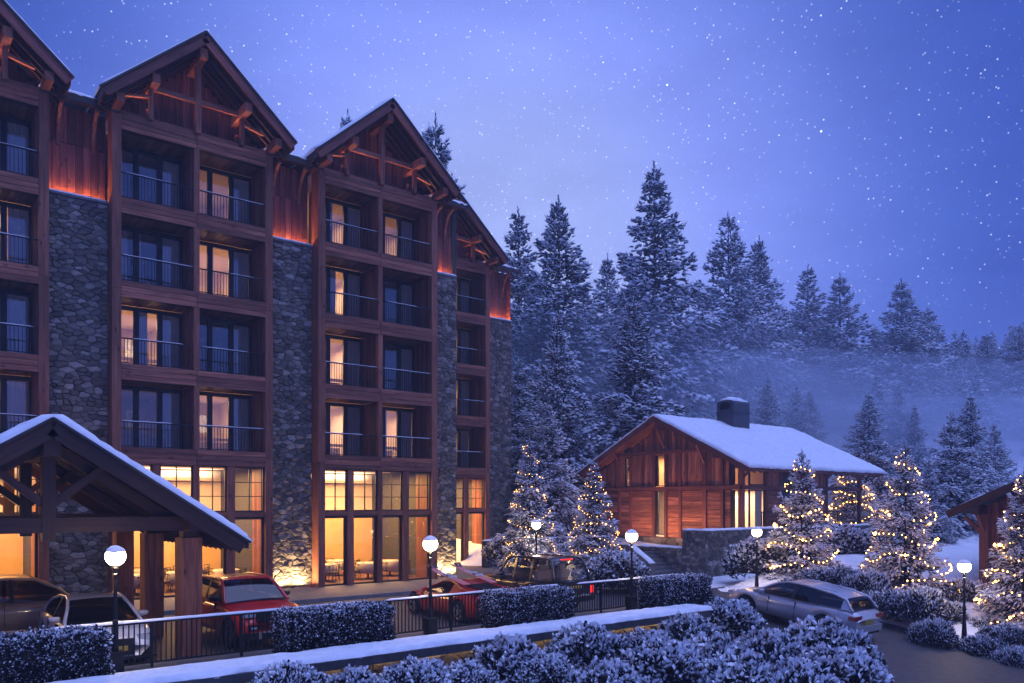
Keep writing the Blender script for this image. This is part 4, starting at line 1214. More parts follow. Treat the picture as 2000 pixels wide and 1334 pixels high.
# roof
EVN = 6.46
for sgn in (-1, 1):
    th = .20; b = MB()
    a = [(RC, RZ), (RC + sgn * EVN, chz(RC + sgn * EVN)), (RC + sgn * EVN, chz(RC + sgn * EVN) - th), (RC, RZ - th)]
    b.prism(a if sgn < 0 else a[::-1], OV + .05, PE, 'x'); b.build('roof', M['chalet_beam'], ch)
    b = MB(); b.bar((OV, RC, RZ - .14), (OV, RC + sgn * (EVN - .02), chz(RC + sgn * (EVN - .02)) - .14), .08, .36, (0, 0, 1)); b.build('barge_board', M['chalet_beam'], ch)
    snow_slope('snow_blanket', (OV - .06, RC, RZ + .02), (PE - OV + .12, 0, 0), (0, sgn * (EVN + .05), -ES * (EVN + .05)), .16, ch, 110, 56, 40 + sgn, .34, .15)
    s = OV + .5
    while s < PE - .2:
        b = MB(); b.bar((s, RC + sgn * 4.9, chz(RC + sgn * 4.9) - .27), (s, RC + sgn * (EVN - .04), chz(RC + sgn * (EVN - .04)) - .27), .09, .13, (0, 0, 1)); b.build('rafter', M['chalet_beam'], ch); s += .62
# chimney
cx, cn = 34.9, -.9
b = MB(); b.box((cx - .82, cn - .62, 7.6), (cx + .82, cn + .62, 9.28)); b.box((cx - .88, cn - .68, 9.10), (cx + .88, cn + .68, 9.17)); chim = b.build('chimney', M['chimney'], ch)
b = MB(); arc = [(cn - .62, 9.28)] + [(cn - .62 * cos(pi * i / 8), 9.28 + .42 + .18 * sin(pi * i / 8)) for i in range(9)] + [(cn + .62, 9.28)]
op = [(cn + .42, 9.30)] + [(cn + .42 * cos(pi * i / 8), 9.30 + .26 + .16 * sin(pi * i / 8)) for i in range(9)] + [(cn - .42, 9.30)]
for x0, x1 in ((cx - .82, cx - .74), (cx + .74, cx + .82)):
    bb = arc
    for i in range(10):
        t0, t1 = i / 10, (i + 1) / 10
        def at(P, t):
            k = t * (len(P) - 1); j = min(int(k), len(P) - 2); f = k - j
            return (P[j][0] + (P[j+1][0] - P[j][0]) * f, P[j][1] + (P[j+1][1] - P[j][1]) * f)
        A, B_, C_, D_ = at(arc, t0), at(arc, t1), at(op[::-1], t1), at(op[::-1], t0)
        b.quad([(x0, *A), (x0, *B_), (x0, *C_), (x0, *D_)]); b.quad([(x1, *D_), (x1, *C_), (x1, *B_), (x1, *A)])
        b.quad([(x0, *D_), (x0, *C_), (x1, *C_), (x1, *D_)])
for i in range(len(arc) - 1): b.quad([(cx - .82, *arc[i]), (cx + .82, *arc[i]), (cx + .82, *arc[i + 1]), (cx - .82, *arc[i + 1])])
b.build('chimney_hood', M['chimney'], chim)
snow_ridge('snow_cap', (cx - .8, cn, 9.84), (cx + .8, cn, 9.84), .95, .24, chim, 6, .1, .4)
# garden string lamps have their own builder; a wall lamp washes the gable as in the photo
lamp('AREA', 'wall_lamp', (GS - 1.6, -1.2, 1.3), 170, (1.0, .48, .20), ch, .4, (pi, .40, 0), 6.0)

# ---------------------------------------------------------------- terrace, its walls and stair
def stone_wall(name, label, parts, caps, budget, seed, rmin=.11, rmax=.30):
    t = thing(name, label, 'wall', parts[0][0])
    for i, (lo, hi, faces) in enumerate(parts):
        b = MB(); b.box(lo, hi); core = b.build('wall_core', M['mortar'], t)
        for fc in faces:
            if fc == '-n': stone_face(core, hi[0] - lo[0], hi[2] - lo[2] - .02, lambda a, z, o: Vector((lo[0] + a, lo[1] - o, lo[2] + z)), seed + i, rmin, rmax, budget, aspect=1.7)
            if fc == '-s': stone_face(core, hi[1] - lo[1], hi[2] - lo[2] - .02, lambda a, z, o: Vector((lo[0] - o, hi[1] - a, lo[2] + z)), seed + i + 20, rmin, rmax, max(10, budget // 4), aspect=1.7)
    for j, (p, q, w, h) in enumerate(caps):
        b = MB(); b.bar(Vector(p) - Vector((0, 0, .03)), Vector(q) - Vector((0, 0, .03)), w * 1.05, .07, (0, 0, 1)); b.build('coping', M['cap_stone'], t)
        snow_ridge('snow_cap', p, q, w, h, t, seed + j, .2, .3)
    return t
tw = stone_wall('terrace_wall', 'tall rubble stone terrace wall with a snow capped rim below the chalet', [((24.3, -7.0, -1.2), (43.0, -6.6, 2.16), ('-n', '-s')), ((24.3, -6.6, -1.2), (24.7, -5.6, 2.16), ('-s',))],
    [((24.25, -6.82, 2.19), (43, -6.82, 2.19), .46, .10), ((24.48, -7.0, 2.19), (24.48, -5.6, 2.19), .42, .09)], 150, 81)
b = MB(); b.box((24.7, -6.6, 1.6), (43, -5.75, 2.06)); o = b.build('terrace', M['ground']); o['kind'] = 'structure'
sw = stone_wall('stair_wall', 'sloping snow capped stone stair wall behind the fence lantern', [((24.3, -5.6, -.8), (24.65, -2.6, 1.25), ('-s',)), ((22.3, -3.9, -.8), (22.65, -2.6, 1.42), ('-s', '-n'))],
    [((24.47, -5.6, 1.28), (24.47, -2.6, 1.28), .40, .09), ((22.47, -5.3, .60), (22.47, -3.8, 1.48), .42, .09)], 40, 91)
b = MB(); b.prism([(-5.3, -.8), (-3.9, -.8), (-3.9, 1.38), (-5.3, .52)], 22.3, 22.65, 'x'); b.build('wall_core', M['stone'], sw)
for i in range(7):
    b = MB(); b.box((22.66, -5.6 + i * .30, -.5), (24.29, -5.3 + i * .30, .02 + i * .17)); b.build('step', M['cap_stone'], sw)
gw = stone_wall('garden_wall', 'low snow capped garden wall behind the two lit firs left of the chalet', [((19.0, 3.6, -.4), (29.1, 3.95, 1.4), ('-n',))], [((19.0, 3.78, 1.45), (29.1, 3.78, 1.45), .4, .09)], 20, 95)
# terrace railing
tr = thing('terrace_railing', 'black iron railing on the chalet terrace behind the tall lit fir', 'railing', (36, -6.4, 2.1))
b = MB(); b.box((29.8, -6.42, 3.02), (41.2, -6.38, 3.07)); b.build('top_rail', M['metal'], tr)
b = MB(); b.box((29.8, -6.41, 2.18), (41.2, -6.39, 2.21)); b.build('bottom_rail', M['metal'], tr)
x = 29.8
while x < 41.21: piece('post', (.04, .04, .98), (x, -6.4, 2.57), M['metal'], tr); x += 1.9
x = 29.93
while x < 41.2: piece('baluster', (.018, .018, .81), (x, -6.4, 2.615), M['metal'], tr); x += .125

# ---------------------------------------------------------------- cabin at the right edge
cbn = thing('cabin', 'timber cabin with a dark gable roof at the right edge of the picture', 'cabin', (29, -22, 0))
CG = 28.0
def onS(x, y, s):
    u = (x - 1000) / 1555
    n = -10
    # bisection along n for the point of plane X = s that is seen at column x
    lo, hi = -60.0, 40.0
    for _ in range(60):
        md = (lo + hi) / 2; X = (s - CAM.x) * EX - (md - CAM.y) * EY; Dp = depth_of(s, md)
        if X / Dp > u: lo = md
        else: hi = md
    return md, CAM.z - (y - 980) / 1555 * depth_of(s, md)
pn, pz = onS(1924, 1182, CG)
en, ez = onS(1850, 996, CG - 1.0)
qn, qz = onS(2000, 931, CG - 1.0)
csl2 = (qz - ez) / (en - qn); rn = pn - 4.6
cz = lambda n: ez - .08 + csl2 * (en - n) if n > rn else ez - .08 + csl2 * (en - rn) - csl2 * (rn - n)
def ctim(name, a, b, w=.2, h=.2, up=(0, 1, 0), m='chalet_beam'): q = MB(); q.bar(a, b, w, h, up); return q.build(name, M[m], cbn)
ctim('corner_post', (CG, pn, pz - .1), (CG, pn, cz(pn) - .2), .30, .34)
far = rn - (pn - rn)
k = 34; w = (pn - far) / k
for i in range(k):
    n = pn - .1 - w * (i + .5); zt = cz(n) - .2
    piece('wall_board', (.05, w - .016, zt - pz - 1.75), (CG + .35 - crgw.uniform(0, .02), n, (zt + pz + 1.75) / 2), M['board'], cbn, var=crgw.randrange(3))
zz = pz
while zz < pz + 1.72:
    piece('log_board', (.06, pn - far - .4, .205), (CG + .34 - crgw.uniform(0, .03), (pn + far) / 2, zz + .11), M['board'], cbn); zz += .225
b = MB(); b.prism([(pn - .15, pz - .5), (far, pz - .5), (far, cz(far) - .25), (rn, cz(rn) - .25), (pn - .15, cz(pn) - .25)], CG + .42, CG + 6, 'x'); b.build('core_wall', M['dark_wood'], cbn)
ctim('plate_beam', (CG - .95, pn, cz(pn) - .42), (CG + 6, pn, cz(pn) - .42), .26, .30, (0, 0, 1), 'dark_wood')
ctim('brace', (CG, pn + .1, cz(pn) - 1.35), (CG, pn + .75, cz(pn + .75) - .35), .12, .14)
ctim('brace', (CG - .1, pn, cz(pn) - 1.3), (CG - .75, pn, cz(pn) - .55), .12, .14)
for a_, b_ in ((en, rn), (rn, far - 1.2)):
    q = MB(); q.bar((CG - 1.0, a_, cz(a_) - .10), (CG - 1.0, b_, cz(b_) - .10), .08, .30, (0, 0, 1)); q.build('barge_board', M['dark_wood'], cbn)
    q = MB(); q.bar(((CG + 2.6), a_, cz(a_) - .02), ((CG + 2.6), b_, cz(b_) - .02), 7.1, .12, (0, 0, 1)); q.build('roof', M['shingle'], cbn)
    sg_ = -1
    snow_slope('snow_blanket', (CG - .7, a_, cz(a_) + .06), (6.8, 0, 0), (0, b_ - a_, cz(b_) - cz(a_)), .10, cbn, 24, 16, 77, .4, .02)
b = MB(); b.box((CG - .35, far, pz - 1.5), (CG + .4, pn + .35, pz - .02)); b.build('plinth', M['mortar'], cbn)
# ---------------------------------------------------------------- vegetation
def np_mesh(name, V, F, mat, snow=None, smooth=False):
    """V (n,3), F (m,3) triangles"""
    me = bpy.data.meshes.new(name)
    V = np.asarray(V, np.float32); F = np.asarray(F, np.int32)
    me.vertices.add(len(V)); me.vertices.foreach_set('co', V.ravel())
    me.loops.add(F.size); me.loops.foreach_set('vertex_index', F.ravel())
    me.polygons.add(len(F)); me.polygons.foreach_set('loop_start', np.arange(0, F.size, 3, dtype=np.int32))
    me.polygons.foreach_set('loop_total', np.full(len(F), 3, np.int32))
    if smooth: me.polygons.foreach_set('use_smooth', np.ones(len(F), bool))
    me.materials.append(mat)
    if snow is not None:
        a = me.attributes.new('snow', 'FLOAT', 'POINT'); a.data.foreach_set('value', np.asarray(snow, np.float32))
    me.update(); me.validate()
    return me
def unit(v): return v / np.maximum(np.linalg.norm(v, axis=-1, keepdims=True), 1e-6)
def clumps(P, Dv, L, Wd, rg, snow_top, needles=3, sides=4):
    """many snow laden twigs at once: a lumpy spindle from P along Dv, with a fringe of dark needles"""
    n = len(P); Dv = unit(Dv); up = np.array([0, 0, 1.0]); snow_top = np.broadcast_to(np.asarray(snow_top, float), (n,))
    sd = np.cross(Dv, up); sd = unit(sd + 1e-4); tp = np.cross(sd, Dv)
    rings = [(0.0, .45), (.45, 1.0), (.85, .72)]; nr = len(rings)
    allv = np.zeros((n, nr * sides + 1, 3)); alls = np.zeros((n, nr * sides + 1))
    for r, (t, k) in enumerate(rings):
        for s in range(sides):
            a = 2 * pi * s / sides + pi / 4 + .3 * r; rad = Wd * k * rg.uniform(.65, 1.35, n)
            off = sd * (rad * cos(a) * 1.1)[:, None] + tp * (rad * sin(a) * (.9 if sin(a) > 0 else .6))[:, None]
            allv[:, r * sides + s] = P + Dv * (L * t)[:, None] + off - up * (L * .12 * t * t)[:, None]
            alls[:, r * sides + s] = np.clip((.62 + .60 * sin(a)) * snow_top + rg.uniform(-.15, .15, n), 0, 1)
    allv[:, -1] = P + Dv * (L * 1.1)[:, None] - up * (L * .15)[:, None]; alls[:, -1] = snow_top * .75
    fl = []
    for r in range(nr - 1):
        for s in range(sides):
            s2 = (s + 1) % sides; a, b, c, d = r * sides + s, r * sides + s2, (r + 1) * sides + s2, (r + 1) * sides + s
            fl += [(a, b, c), (a, c, d)]
    for s in range(sides): fl.append(((nr - 1) * sides + s, (nr - 1) * sides + (s + 1) % sides, nr * sides))
    fl = np.array(fl); m = nr * sides + 1
    V, S, F = [allv.reshape(-1, 3)], [alls.ravel()], [(fl[None] + (np.arange(n) * m)[:, None, None]).reshape(-1, 3)]; base = n * m
    for k in range(needles):
        t = rg.uniform(.2, 1.0, n); o = P + Dv * (L * t)[:, None]
        dirn = unit(Dv * rg.uniform(.3, 1.0, n)[:, None] + sd * rg.normal(0, .8, n)[:, None] + tp * rg.uniform(-1.0, .6, n)[:, None])
        ln = Wd * rg.uniform(1.3, 2.5, n); wd = unit(np.cross(dirn, rg.normal(0, 1, (n, 3)))) * (Wd * .24)[:, None]
        V.append(np.stack([o - wd, o + wd, o + dirn * ln[:, None]], 1).reshape(-1, 3)); S.append(np.repeat(np.clip(rg.normal(.30, .18, n) * snow_top, 0, 1), 3))
        F.append(np.arange(n * 3).reshape(-1, 3) + base); base += n * 3
    return np.concatenate(V), np.concatenate(F), np.concatenate(S)
def fir_meshes(name, seed, H, R, levels, per, twig, tw, dens, gap=.06, needles=3, bare=.05, el0=-12, el1=52, snow=1.0, wid=.17):
    """a fir H tall, crown radius R: irregular limbs, each ending in a bough of small snow dusted twigs, dark twigs underneath"""
    rg = np.random.default_rng(seed)
    P, Dv, L, W, SN = [], [], [], [], []
    limbs = MB()
    trunk = MB(); trunk.tube([(0, 0, -.8), (0, 0, H * .3), (.004 * H, 0, H * .7), (0, 0, H * .985)], .1, 8, rs=[H * .0165, H * .013, H * .006, .012])
    side_bias = rg.uniform(0, 6.28)
    for i in range(levels):
        t0 = bare + (1 - bare) * i / levels
        nb = max(3, int(round(per * (1 - t0) ** .35 + rg.integers(-1, 2)))); a0 = rg.uniform(0, 2 * pi)
        for k in range(nb):
            if rg.random() < gap: continue
            t = min(max(t0 + rg.normal(0, .6) * (1 - bare) / levels, bare * .7), .945); z = H * t; ts = .34 + .66 * (1 - t) ** .6
            az = a0 + 2 * pi * k / nb + rg.normal(0, .3)
            ln = R * (1 - t) ** .93 * rg.uniform(.70, 1.14) * (1 + .07 * cos(az - side_bias)) + .007 * H
            el = radians(el0 + (el1 - el0) * t ** 1.4 + rg.normal(0, 8)); nseg = 6
            u = np.linspace(0, 1, nseg + 1); hd = np.array([cos(az), sin(az), 0]); sv = np.array([-sin(az), cos(az), 0])
            hz = ln * (sin(el) * u - .16 * u * u + .36 * np.maximum(0, u - .45) ** 1.5)
            pts = hd[None] * (ln * cos(el) * u)[:, None] + np.array([0, 0, 1.0])[None] * (z + hz)[:, None]
            if ln > twig * 1.5: limbs.tube([tuple(p) for p in pts[:6]], .02, 4, cap=False, rs=[max(.010, .020 * ln)] + [max(.008, .013 * ln)] * 2 + [.008] * 3)
            nt = int(dens * (.35 + ln / R) * (ln / (R * .5)) ** .25) + 4
            uu = np.clip(1.03 - .88 * rg.random(nt) ** 1.25, .06, 1.03); f = np.minimum(uu, .9999) * nseg; j = f.astype(int); fr = (f - j)[:, None]
            c = pts[j] + (pts[j + 1] - pts[j]) * fr; d = unit(pts[j + 1] - pts[j])
            wl_ = wid * ln * np.clip(1.25 - uu, .25, 1.0) * 1.25 + .02 * R
            lo = rg.normal(0, 1, nt); hv = rg.normal(0, 1, nt)
            p = c + sv[None] * (lo * wl_)[:, None] + np.array([0, 0, 1.0])[None] * (hv * wl_ * .42 - np.abs(lo) * wl_ * .30 - .01)[:, None]
            dv = d * rg.uniform(.55, 1.1, nt)[:, None] + sv[None] * (np.sign(lo) * rg.uniform(.1, .9, nt))[:, None] + np.array([0, 0, 1.0])[None] * (rg.normal(-.10, .26, nt) + .22 * hv * .5)[:, None]
            inner = np.clip((uu - .18) / .45, 0, 1)
            P.append(p); Dv.append(dv); L.append(twig * ts * rg.uniform(.6, 1.35, nt)); W.append(1.15 * tw * ts * rg.uniform(.6, 1.3, nt) * (.75 + .35 * (hv > 0)))
            SN.append(snow * np.clip(.98 + .36 * hv + .10 * rg.normal(0, 1, nt), .0, 1.1) * (.25 + .75 * inner))
    k = 16; zz = H * np.linspace(.91, 1.0, k); sp_ = np.linspace(.022, .004, k) * H * .55
    aa = rg.uniform(0, 6.28, k); P.append(np.stack([np.cos(aa) * sp_ * .2, np.sin(aa) * sp_ * .2, zz], 1)); Dv.append(np.stack([np.cos(aa), np.sin(aa), np.linspace(.8, 2.6, k)], 1)); L.append(np.full(k, twig * .75) * np.linspace(1, .45, k)); W.append(np.full(k, tw * .55) * np.linspace(1, .55, k)); SN.append(np.full(k, .8 * snow))
    P, Dv, L, W, SN = (np.concatenate(a) for a in (P, Dv, L, W, SN))
    V, F, S = clumps(P, Dv, L, W, rg, SN, needles)
    crown = np_mesh(name + '_crown', V, F, M['fir'], S, smooth=True)
    b0 = len(trunk.v); trunk.v += limbs.v; trunk.f += [tuple(i + b0 for i in f) for f in limbs.f]; trunk.uv += limbs.uv; trunk.mi += limbs.mi
    tr = trunk.mesh(name + '_trunk', M['bark'], True)
    return dict(H=H, R=R, trunk=tr, crown=crown, tris=len(F))
FIRS = [fir_meshes('tall_fir', 101, 24, 7.4, 30, 8, .66, .21, 46), fir_meshes('tall_fir', 202, 24, 7.5, 31, 8, .64, .205, 44, gap=.08), fir_meshes('tall_fir', 303, 24, 8.6, 29, 9, .68, .21, 46), fir_meshes('tall_fir', 909, 24, 7.9, 25, 8, .70, .21, 50, gap=.12, el0=-18), fir_meshes('tall_fir', 910, 24, 8.0, 33, 7, .66, .21, 44, gap=.10, el1=60)]
YOUNG = [fir_meshes('young_fir', 404, 10, 3.3, 28, 8, .34, .100, 32), fir_meshes('young_fir', 505, 10, 3.6, 27, 8, .35, .104, 34)]
LIT = [fir_meshes('garden_fir', 606, 6.5, 1.75, 28, 8, .22, .054, 34, el0=-14, el1=46), fir_meshes('garden_fir', 707, 6.5, 2.4, 27, 8, .23, .056, 38, el0=-14, el1=44)]
FARF = fir_meshes('far_fir', 808, 14, 3.8, 18, 6, .95, .25, 7, needles=1)
print('fir tris', [k['tris'] for k in FIRS + YOUNG + LIT + [FARF]])
def fir(kind, loc, H, label, rz, group, wide=1.0, name='fir_tree'):
    k = H / kind['H']
    t = thing(name, label, 'fir tree', loc, rz, group)
    t.scale = (k * wide, k * wide, k)
    for nm in ('trunk', 'crown'):
        o = bpy.data.objects.new(nm, kind[nm]); COL.objects.link(o); o.parent = t
        if nm == 'crown': o['kind'] = 'stuff'
    return t
def plant(kind, x, ytop, ybase, depth, label, group, wide=1.0, rz=None, name='fir_tree'):
    top = pt(x, ytop, depth); base = pt(x, ybase, depth)
    gz = ground_z(base.x, base.y)
    bz = min(base.z, gz + .5) if depth > 45 else base.z
    return fir(kind, (base.x, base.y, bz), top.z - bz, label, rz if rz is not None else random.uniform(0, 6.28), group, wide, name)
far = 'snowy firs on the hillside'
# name, column, top row, base row, distance
T = [
 (0, 1277, 318, 845, 68, 'tallest snowy fir, rising behind the left slope of the chalet roof', 1.0),
 (1, 1090, 385, 900, 66, 'tall snowy fir just right of the end of the hotel', 1.05),
 (1, 1012, 405, 880, 72, 'snowy fir half hidden behind the end of the hotel roof', .95),
 (2, 1422, 415, 850, 78, 'tall broad snowy fir above the chalet chimney', .92),
 (1, 1482, 462, 850, 84, 'snowy fir leaning in close right of the broad fir above the chimney', 1.0),
 (1, 1578, 518, 850, 88, 'narrow snowy fir, left of a pair above the right half of the chalet roof', 1.15),
 (0, 1640, 535, 850, 84, 'snowy fir, right of a pair above the right half of the chalet roof', 1.25),
 (2, 1760, 545, 860, 84, 'broad snowy fir standing alone right of the chalet roof, on the skyline', 1.3),
 (0, 1812, 600, 860, 92, 'snowy fir merging with the right flank of the broad skyline fir', 1.4),
 (1, 1928, 650, 850, 84, 'distant snowy fir near the right edge of the skyline', 1.5),
 (0, 1890, 682, 850, 88, 'small distant snowy fir left of the right-edge skyline fir', 1.4),
 (2, 1992, 632, 860, 80, 'snowy fir cut off by the right edge of the picture', 1.3),
 (0, 1186, 497, 860, 84, 'snowy fir half hidden by the left flank of the tallest fir', 1.0),
 (0, 850, 226, 900, 62, 'snowy fir top showing above the hotel eave right of the second full gable', .8),
 (1, 680, 218, 900, 74, 'fir tip poking up over the roof slope of the second full gable', .7),
 (1, 1375, 640, 880, 74, 'dark snowy fir behind the chalet chimney', 1.1),
 (2, 1345, 600, 880, 82, 'snowy fir filling the gap left of the chalet chimney', .8),
 (0, 1535, 600, 850, 92, 'low snowy fir between the skyline firs behind the chalet roof', 1.1),
 (1, 1140, 560, 890, 80, 'hazy fir behind the gap between the two tall left firs', 1.1),
 (2, 1040, 560, 900, 84, 'hazy fir behind the hotel end, filling the wood', .9),
]
for i, (k, x, yt, yb, d, lab, w) in enumerate(T):
    plant(FIRS[(k + (3 if i % 3 == 1 else 0)) % 5], x, yt, yb, d, lab, far, w)
yg = 'young snowy firs behind the chalet'
Y = [
 (0, 1237, 582, 905, 55, 'full snowy young fir rising behind the left slope of the chalet', 1.15),
 (1, 1088, 612, 985, 54, 'slender snowy fir between the hotel end and the chalet', .85),
 (0, 1070, 785, 1045, 49, 'small dark fir between the two lit firs, behind the garden wall', 1.0),
 (1, 1130, 850, 1050, 56, 'dim fir in the shade left of the chalet eave', 1.2),
 (0, 1500, 735, 905, 62, 'small misty fir just right of the chimney', 1.0),
 (1, 1556, 752, 905, 64, 'small misty fir, left of two close together behind the chalet roof', .95),
 (0, 1582, 760, 905, 65, 'small misty fir, right of two close together behind the chalet roof', .9),
 (0, 1697, 766, 960, 57, 'snowy young fir behind the far end of the chalet roof', 1.1),
 (1, 1755, 748, 930, 66, 'taller of the misty young firs right of the chalet roof end', .9),
 (0, 1786, 790, 960, 60, 'shorter misty young fir right of the chalet roof end', .9),
 (1, 1858, 806, 1075, 44, 'wide snowy fir behind the left eave of the cabin', 1.1),
 (0, 1895, 768, 1000, 52, 'dark young fir above the cabin eave', .9),
 (1, 1942, 826, 1000, 54, 'small snowy fir above the cabin roof', .9),
 (0, 1815, 900, 1085, 41, 'snowy fir close behind the broad lit fir', 1.0),
 (1, 1012, 700, 1000, 58, 'dim fir against the end of the hotel', 1.0),
]
for (k, x, yt, yb, d, lab, w) in Y:
    plant(YOUNG[k], x, yt, yb, d, lab, yg, w, name='young_fir')
# the wood beyond, one mass of trees in the mist
rgw = np.random.default_rng(9)
wood_v, wood_f, wood_s, off = [], [], [], 0
me = FARF['crown']; n = len(me.vertices); co = np.empty(n * 3, np.float32); me.vertices.foreach_get('co', co); co = co.reshape(-1, 3)
fi = np.empty(len(me.polygons) * 3, np.int32); me.loops.foreach_get('vertex_index', fi)
sn_ = np.empty(n, np.float32); me.attributes['snow'].data.foreach_get('value', sn_)
for k in range(100):
    x = rgw.uniform(960, 2150) if k < 40 else rgw.uniform(1600, 2200); d = rgw.uniform(88, 128) if k < 64 else rgw.uniform(68, 92)
    p = pt(x, 900, d); z = ground_z(p.x, p.y); kk = rgw.uniform(.32, .62); a = rgw.uniform(0, 6.28)
    R_ = np.array([[cos(a), -sin(a), 0], [sin(a), cos(a), 0], [0, 0, 1]])
    wood_v.append((co * kk) @ R_.T + np.array([p.x, p.y, z])); wood_f.append(fi.reshape(-1, 3) + off); wood_s.append(sn_); off += n
me = np_mesh('distant_wood', np.concatenate(wood_v), np.concatenate(wood_f), M['fir'], np.concatenate(wood_s), True)
o = bpy.data.objects.new('distant_wood', me); COL.objects.link(o); o['kind'] = 'stuff'; o['label'] = 'far wood of small snowy firs fading into the mist'

# ---------------------------------------------------------------- lit firs and their light strings
lg = 'garden firs wound with fairy lights'
def lights_on(tree_label, base, H, R, turns, seed, r=.028, spacing=.135, big=10, dim=False):
    rg = random.Random(seed); bulbs = MB(); wire = []
    Z0, Z1 = .97, .07
    tot = turns * 2 * pi; n = int(tot * 26); last = None; path = []
    k1, k2 = rg.uniform(2.3, 3.2), rg.uniform(0, 6)
    for i in range(n + 1):
        u = i / n; u2 = u ** .72; th = u ** .85 * tot + rg.uniform(0, .01)
        t = Z0 + (Z1 - Z0) * u2
        rad = R * ((1 - t) ** .82) * (.88 + .30 * noise.noise(Vector((th * .9, seed, 0)))) + .04
        z = H * t + (.10 + .30 * u) * sin(th * k1 + k2) * min(1, rad) * .8 + H * .045 * noise.noise(Vector((th * .55, 3.3, seed))) + H * .02 * noise.noise(Vector((th * 2.3, 8.3, seed)))
        path.append(Vector((base[0] + rad * cos(th), base[1] + rad * sin(th), base[2] + max(.12, z))))
    def oct_(c, rr):
        b = len(bulbs.v)
        for d in ((1,0,0),(-1,0,0),(0,1,0),(0,-1,0),(0,0,1),(0,0,-1)): bulbs.v.append((c.x + d[0]*rr, c.y + d[1]*rr, c.z + d[2]*rr))
        for f in ((0,2,4),(2,1,4),(1,3,4),(3,0,4),(2,0,5),(1,2,5),(3,1,5),(0,3,5)):
            bulbs.f.append(tuple(b + i for i in f)); bulbs.uv.append([(0, 0)] * 3); bulbs.mi.append(0)
    acc = 0
    nb = 0
    for i in range(1, len(path)):
        acc += (path[i] - path[i - 1]).length
        if acc >= spacing:
            acc = 0; nb += 1
            c = path[i] + Vector((rg.gauss(0, .02), rg.gauss(0, .02), rg.gauss(0, .02)))
            oct_(c, r * rg.uniform(.75, 1.2))
    for k in range(big):
        c = path[rg.randrange(len(path) // 4, len(path))]; oct_(c, r * 2.1)
    w = MB(); w.tube([tuple(p) for p in path[::3]], .006, 4, cap=False)
    st = w.build('string_lights', M['metal'], None, origin=base)
    tag(st, 'warm fairy lights wound round ' + tree_label, 'fairy lights', 'strings of fairy lights')
    bo = bulbs.build('bulb', M['bulb_dim'] if dim else M['bulb'], st); bo['kind'] = 'stuff'
    return st
LT = [
 (0, 1034, 852, 1118, 38, 'lit fir behind the dark 4x4, next to the end of the hotel', 'the fir behind the dark 4x4', .95, 7),
 (0, 1160, 897, 1112, 36, 'lit fir in front of the left half of the chalet gable', 'the fir in front of the chalet gable', 1.12, 8),
 (1, 1566, 878, 1158, 34, 'lit fir beside the lantern in front of the terrace wall', 'the fir in front of the terrace wall', .90, 6.5),
 (1, 1768, 864, 1212, 31.5, 'broad lit fir on the bank right of the silver car', 'the broad fir on the bank right of the silver car', .86, 7),
 (1, 2000, 915, 1262, 27.5, 'lit fir in front of the cabin, cut by the right edge', 'the fir in front of the cabin', .84, 6),
 (1, 1664, 893, 1050, 54, 'small lit fir seen through the open porch of the chalet', 'the small fir beyond the chalet porch', 1.25, 6),
]
for i, (k, x, yt, yb, d, lab, lab2, w, tn) in enumerate(LT):
    t = plant(LIT[k], x, yt, yb, d, lab, lg, w, rz=i * 1.3, name='lit_fir')
    Ht = LIT[k]['H'] * t.scale[2]
    lights_on(lab2, tuple(t.location), Ht, LIT[k]['R'] * t.scale[0], tn, 31 + i, r=(.019 if i < 2 else .0255) if d < 45 else .034, spacing=.205 if d < 45 else .25, big=16 if x in (1566, 1768, 2000) else 4, dim=i < 2)

# ---------------------------------------------------------------- frosted bushes and clipped hedges
def leaves(P, N_, size, rg, snow_fn, bend=.5, wd=.40):
    """curled leaves: 3-point strips pointing out along N_, dark at the foot, rimed at the tip"""
    n = len(P); N_ = unit(N_ + rg.normal(0, .42, (n, 3))); s = size * rg.uniform(.65, 1.4, n)
    side = unit(np.cross(N_, rg.normal(0, 1, (n, 3)))) * (s * wd * .5)[:, None]
    curl = unit(np.cross(side, N_)) * (s * bend * rg.uniform(-1, 1, n))[:, None]
    a = P - N_ * (s * .25)[:, None]; b = P + N_ * (s * .45)[:, None] + curl * .15; c = P + N_ * (s * .95)[:, None] + curl
    V = np.stack([a - side * .35, a + side * .35, b - side, b + side, c - side * .75, c + side * .75], 1).reshape(-1, 3)
    fl = np.array([(0, 1, 3), (0, 3, 2), (2, 3, 5), (2, 5, 4)])
    F = (fl[None] + (np.arange(n) * 6)[:, None, None]).reshape(-1, 3)
    sn_ = snow_fn(n); S = np.stack([sn_ * .0, sn_ * .0, sn_ * .42, sn_ * .42, sn_ * 1.2, sn_ * 1.2], 1).ravel()
    return V, F, S
